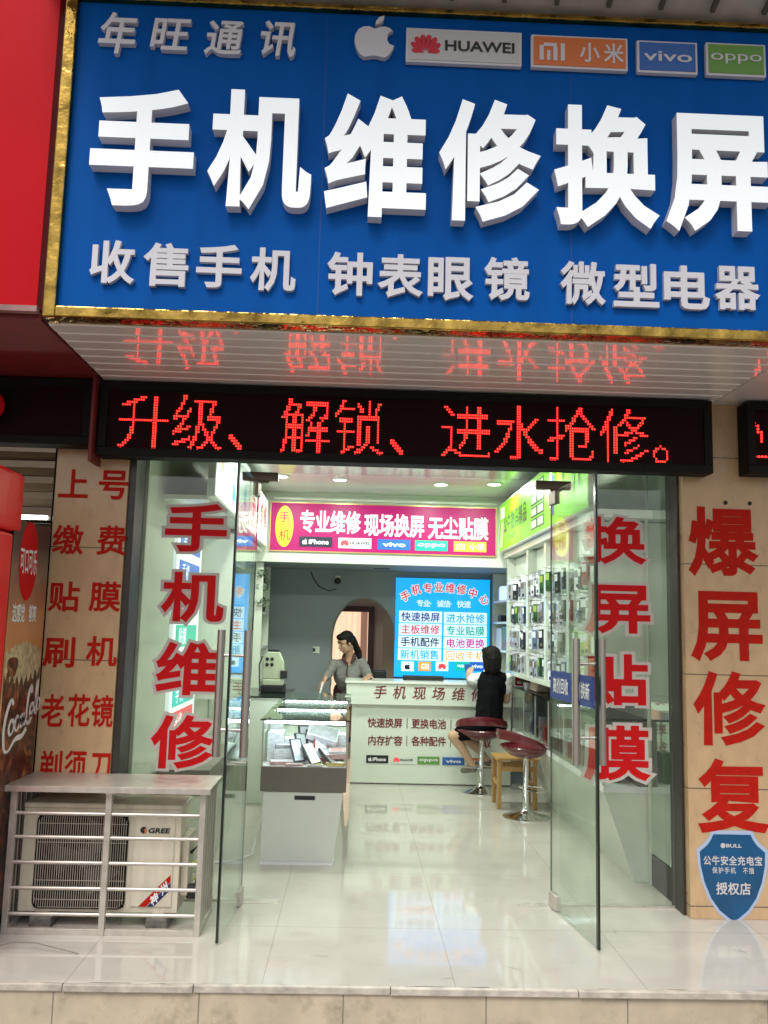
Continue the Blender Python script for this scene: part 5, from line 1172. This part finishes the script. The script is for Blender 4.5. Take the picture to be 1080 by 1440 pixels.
# ================================================================== people
def grown(mb, name, m, parent, vox=.011, it=5):
    o = mb.build(name, m, parent, smooth=True)
    r_ = o.modifiers.new('remesh', 'REMESH'); r_.mode = 'VOXEL'; r_.voxel_size = vox; r_.use_smooth_shade = True
    s_ = o.modifiers.new('smooth', 'SMOOTH'); s_.iterations = it; s_.factor = .5
    return o
def hand(mb, wrist, d, n_, sgn=1, curl=.6, L=.17):
    """palm with five separate fingers: d = pointing direction, n_ = back-of-hand normal"""
    w_, d, n_ = Vector(wrist), Vector(d).normalized(), Vector(n_).normalized(); s_ = d.cross(n_).normalized()*sgn; n_ = (s_.cross(d)*sgn).normalized()
    for a in (-.03, -.01, .01, .03): mb.caps(w_+s_*a*.6+d*.012, .013, w_+s_*a+d*.085, .0115)
    for a, ln, of in ((-.031, .058, .083), (-.0105, .074, .09), (.0105, .08, .09), (.031, .07, .086)):
        p = w_+s_*a+d*of; dd = (d-n_*curl*.35).normalized(); q_ = p+dd*ln*.45; e2_ = (d-n_*curl*1.0).normalized(); r2 = q_+e2_*ln*.33; e3 = (d*.5-n_*curl*1.5).normalized(); r3 = r2+e3*ln*.25
        mb.caps(p, .0095, q_, .0088, 8); mb.caps(q_, .0088, r2, .008, 8); mb.caps(r2, .008, r3, .007, 8)
    p = w_+s_*.034+d*.03; q_ = p+(s_*.8+d*.7-n_*.3).normalized()*.038; r2 = q_+(s_*.25+d-n_*.5).normalized()*.03
    mb.caps(p, .0125, q_, .0105, 8); mb.caps(q_, .0105, r2, .0085, 8)
def headset(mb, c, fwd, up, k=1.0):
    """adds a head; returns a frame function for placing the features"""
    c, f_, u_ = Vector(c), Vector(fwd).normalized(), Vector(up).normalized(); r_ = f_.cross(u_).normalized(); u_ = r_.cross(f_).normalized()
    R3 = Matrix((r_, f_, u_)).transposed()
    P = lambda x, y, z: c+(r_*x+f_*y+u_*z)*k
    mb.ball(P(0, -.012, .035), (.074*k, .088*k, .082*k), 16, 12, R3); mb.ball(P(0, .022, -.03), (.058*k, .062*k, .075*k), 16, 12, R3); mb.ball(P(0, .045, -.082), (.030*k, .028*k, .024*k), 12, 8, R3)
    mb.caps(P(0, .078, .010), .009*k, P(0, .098, -.022), .0125*k, 8); mb.ball(P(.0, .074, -.052), (.024*k, .014*k, .012*k), 10, 8, R3)
    for s_ in (-1, 1):
        mb.ball(P(.074*s_, -.005, -.005), (.009*k, .017*k, .029*k), 10, 8, R3); mb.ball(P(.036*s_, .048, -.02), (.024*k, .02*k, .022*k), 10, 8, R3)
        mb.caps(P(.016*s_, .074, .032), .008*k, P(.046*s_, .064, .034), .008*k, 8)
    return P, R3

def folds(o, sc, st):
    tx = bpy.data.textures.new('cloth_folds', 'CLOUDS'); tx.noise_scale = sc; tx.noise_depth = 2
    d_ = o.modifiers.new('folds', 'DISPLACE'); d_.texture = tx; d_.strength = st; d_.mid_level = .5; d_.texture_coords = 'GLOBAL'
    return o
# standing woman leaning over the counter
p0 = Vector((.10, 10.02, 0))
w1 = thing('person', 'standing woman in a grey shirt leaning on the counter, dark hair tied back', 'person', p0)
def cc(px, py, y): return Vector(aY(px, py, y))
hd = cc(486, 904, 9.86); shl, shr = cc(470, 934, 9.96), cc(509, 932, 9.98); chest = cc(490, 947, 9.98); neck = cc(491, 924, 9.95)
elL, haL = cc(463, 946, 9.80), cc(457, 955, 9.60); elR, haR = cc(517, 950, 9.86), cc(519, 958, 9.62); haR.z = RZ+.035; haR.y = 9.60
hip = Vector((chest.x+.02, 10.12, .88))
bd = MB()
P, R3 = headset(bd, hd, (-.80, -.50, -.42), (-.25, -.30, 1), 1.0)
bd.caps(P(0, -.03, -.07), .045, neck, .052); bd.caps(neck, .055, chest, .085)
bd.caps(elL, .034, haL, .026); bd.caps(elR, .036, haR, .027)
hand(bd, haL, (-.45, -.35, -.8), (-.7, -.5, .3), 1, .9); hand(bd, haR, (-.3, -1, -.15), (0, -.1, 1), -1, .25)
bd.caps(hip, .11, chest, .10)
for s_ in (-1, 1):
    bd.caps(hip+Vector((.085*s_, 0, -.02)), .085, hip+Vector((.10*s_, -.03, -.43)), .055); bd.caps(hip+Vector((.10*s_, -.03, -.43)), .055, Vector((hip.x+.11*s_, 10.14, .08)), .036); bd.caps(Vector((hip.x+.11*s_, 10.15, .035)), .034, Vector((hip.x+.11*s_, 9.98, .03)), .028)
body = grown(bd, 'body', M['skin'], w1, .008, 3)
sh_ = MB()
sh_.caps(shl+Vector((.035, 0, -.01)), .066, shr+Vector((-.035, 0, -.01)), .066); sh_.ball(chest+Vector((0, 0, -.02)), (.165, .115, .17), 16, 12); sh_.ball(hip+Vector((0, -.03, .10)), (.155, .12, .2), 16, 12); sh_.caps(chest, .12, hip, .125)
sh_.caps(shl, .062, elL, .050); sh_.caps(elL, .050, elL.lerp(haL, .72), .042); sh_.caps(shr, .064, elR, .052); sh_.caps(elR, .052, elR.lerp(haR, .75), .043)
folds(grown(sh_, 'shirt', M['shirt'], w1, .010, 4), .07, .028)
co = MB(); co.caps(neck+Vector((-.065, -.05, -.005)), .020, neck+Vector((-.03, -.085, -.07)), .014); co.caps(neck+Vector((.06, -.04, .01)), .024, neck+Vector((.03, -.085, -.06)), .016); co.caps(neck+Vector((-.065, -.05, -.005)), .02, neck+Vector((-.05, .05, .03)), .02); co.caps(neck+Vector((.06, -.04, .01)), .024, neck+Vector((.05, .05, .03)), .022); co.caps(neck+Vector((-.05, .05, .03)), .02, neck+Vector((.05, .05, .03)), .02)
grown(co, 'collar', M['collar'], w1, .008, 3)
pk = MB(); pk.tube([neck+Vector((-.01, -.105, -.05)), chest+Vector((-.02, -.125, .02)), chest+Vector((-.0, -.13, -.12))], .006); pk.build('placket', M['collar'], w1, smooth=True)
ha = MB(); ha.ball(P(0, -.028, .048), (.082, .088, .082), 18, 12, R3); ha.ball(P(0, .035, .085), (.068, .05, .035), 14, 10, R3)
for s_ in (-1, 1): ha.ball(P(.062*s_, -.02, .02), (.018, .05, .05), 12, 8, R3)
tie = P(0, -.105, .01); ha.ball(tie, .034); ha.caps(tie, .034, cc(504, 918, 9.98), .042); ha.caps(cc(504, 918, 9.98), .042, cc(507, 930, 9.96), .020)
grown(ha, 'hair', M['hair'], w1, .008, 2)
ey = MB(); [ey.ball(P(.031*s_, .0735, .018), (.0125, .006, .0055), 10, 6, R3) for s_ in (-1, 1)]; ey.build('eyes', M['eyes'], w1, smooth=True)
br = MB(); [br.caps(P(.015*s_, .083, .041), .004, P(.05*s_, .069, .043), .003, 6) for s_ in (-1, 1)]; br.build('eyebrows', M['hair'], w1)
lp = MB(); lp.ball(P(0, .0875, -.0525), (.020, .006, .0065), 12, 6, R3); lp.build('lips', M['lips'], w1, smooth=True)
tr2 = MB()
for s_ in (-1, 1): tr2.caps(hip+Vector((.085*s_, 0, .0)), .105, hip+Vector((.10*s_, -.03, -.43)), .075); tr2.caps(hip+Vector((.10*s_, -.03, -.43)), .075, Vector((hip.x+.11*s_, 10.14, .10)), .06)
grown(tr2, 'trousers', M['collar'], w1, .012, 4)
tool = MB(); q = haL+Vector((-.03, -.06, -.10)); tool.cyl(q+Vector((.01, .01, .07)), q+Vector((-.03, -.03, -.10)), .010); one('hand_tool', tool, M['packwhite'], 'slim white tool held in the standing woman\'s lowered hand', 'tool')
one('tool_cable', MB().tube([q+Vector((-.03, -.03, -.10)), q+Vector((-.06, 0, -.22)), q+Vector((-.10, .03, -.36)), q+Vector((-.02, .04, -.5))], .006), M['rubber'], 'dark cable trailing down from the white hand tool', 'cable', smooth=True)

# seated customer seen from behind
SZt = .53
hipb = Vector((1.375, 9.0, SZt+.12)); w2 = thing('person', 'seated customer with dark hair, black vest and white sleeves, seen from behind', 'person', (1.30, 9.0, 0))
def c2(px, py, y): return Vector(aY(px, py, y))
hd = c2(689, 926, 8.98); nk = c2(692, 941, 9.0); sL, sR = c2(680, 954, 9.02), c2(714, 953, 8.94); el1 = c2(661, 968, 9.14); wr1 = c2(659, 958, 9.26); el1.z = RZ+.01
kn1, kn2 = c2(637, 1035, 9.02), c2(650, 1034, 9.20); an1 = c2(664, 1076, 9.05); an2 = c2(684, 1066, 9.16)
bd = MB(); P, R3 = headset(bd, hd, (-.55, .80, -.12), (0, .02, 1), .98)
bd.caps(P(0, -.02, -.07), .042, nk, .046); bd.caps(nk, .05, nk+Vector((0, 0, -.10)), .075)
bd.caps(sL, .045, el1+Vector((0, 0, .035)), .037); bd.caps(el1+Vector((0, 0, .035)), .037, wr1, .026); hand(bd, wr1, (.12, .1, 1), (-.5, -.8, 0), 1, .7)
er = c2(712, 985, 9.05); wr2 = c2(697, 974, 9.22); bd.caps(sR, .045, er, .037); bd.caps(er, .037, wr2, .027); hand(bd, wr2, (-.5, .8, .1), (0, .1, 1), -1, .4)
bd.caps(hipb, .115, nk+Vector((0, 0, -.14)), .095)
for kn, an, s_ in ((kn1, an1, -1), (kn2, an2, 1)):
    bd.caps(hipb+Vector((-.03, .055*s_, -.01)), .088, kn, .056); bd.caps(kn, .056, kn.lerp(an, .35)+Vector((.012, 0, 0)), .050); bd.caps(kn.lerp(an, .35)+Vector((.012, 0, 0)), .050, an, .031)
    bd.caps(an+Vector((.015, 0, -.02)), .034, an+Vector((-.075, .05, -.055)), .025)
grown(bd, 'body', M['skin_light'], w2, .008, 3)
vs_ = MB(); vs_.ball(nk+Vector((.005, 0, -.15)), (.16, .125, .16), 16, 12); vs_.caps(nk+Vector((0, 0, -.12)), .13, hipb+Vector((0, 0, .06)), .145); vs_.ball(hipb+Vector((.01, 0, .0)), (.165, .165, .12), 16, 12); vs_.caps(sL+Vector((.04, 0, 0)), .05, sR+Vector((-.035, 0, 0)), .05)
folds(grown(vs_, 'vest', M['vest'], w2, .010, 4), .09, .02)
sk = MB()
for kn, s_ in ((kn1, -1), (kn2, 1)): sk.caps(hipb+Vector((-.02, .055*s_, -.005)), .105, hipb.lerp(kn, .82), .073)
grown(sk, 'shorts', M['vest'], w2, .010, 4)
sl = MB(); sl.ball(sL+Vector((-.01, 0, -.01)), (.062, .058, .060), 14, 10); sl.caps(sL, .058, sL.lerp(el1+Vector((0, 0, .035)), .72), .066); sl.caps(sR, .05, sR.lerp(er, .5), .054); sl.caps(nk+Vector((-.06, -.02, -.035)), .036, nk+Vector((.06, -.02, -.035)), .036); sl.caps(nk+Vector((-.05, .04, -.035)), .034, nk+Vector((.05, .04, -.035)), .034)
folds(grown(sl, 'blouse', M['blouse'], w2, .009, 3), .05, .026)
ha = MB(); ha.ball(P(0, -.03, .035), (.096, .098, .094), 18, 12, R3); ha.caps(P(0, -.05, -.0), .090, P(0, -.045, -.10), .080); ha.ball(P(0, .03, .085), (.07, .055, .035), 14, 10, R3)
for s_ in (-1, 1): ha.caps(P(.070*s_, -.01, .03), .034, P(.070*s_, -.02, -.125), .028)
grown(ha, 'hair', M['hair'], w2, .009, 3)
ey = MB(); [ey.ball(P(.031*s_, .0725, .018), (.0125, .006, .0055), 10, 6, R3) for s_ in (-1, 1)]; ey.build('eyes', M['eyes'], w2, smooth=True)
lp = MB(); lp.ball(P(0, .086, -.0525), (.019, .006, .006), 12, 6, R3); lp.build('lips', M['lips'], w2, smooth=True)
sh2 = MB()
for an in (an1, an2): sh2.caps(an+Vector((.02, 0, -.035)), .037, an+Vector((-.085, .055, -.062)), .030)
grown(sh2, 'shoes', M['shoe'] if 'shoe' in M else M['taupe'], w2, .008, 3)
q = wr1+Vector((.0, .06, .10)); ph = thing('smartphone', 'blue cased smartphone held up by the seated customer', 'phone', q)
R_ = Matrix.Rotation(.5, 3, 'Z') @ Matrix.Rotation(-.3, 3, 'X'); u, v, w = (np.array(R_.col[i]) for i in range(3))
MB().obox(q, u, w, -v, .036, .075, .005).build('case', M['plateblue'], ph, bev=.006); MB().obox(np.array(q)+v*.0062, u, w, -v, .032, .070, .0005).build('screen', M['black'], ph)
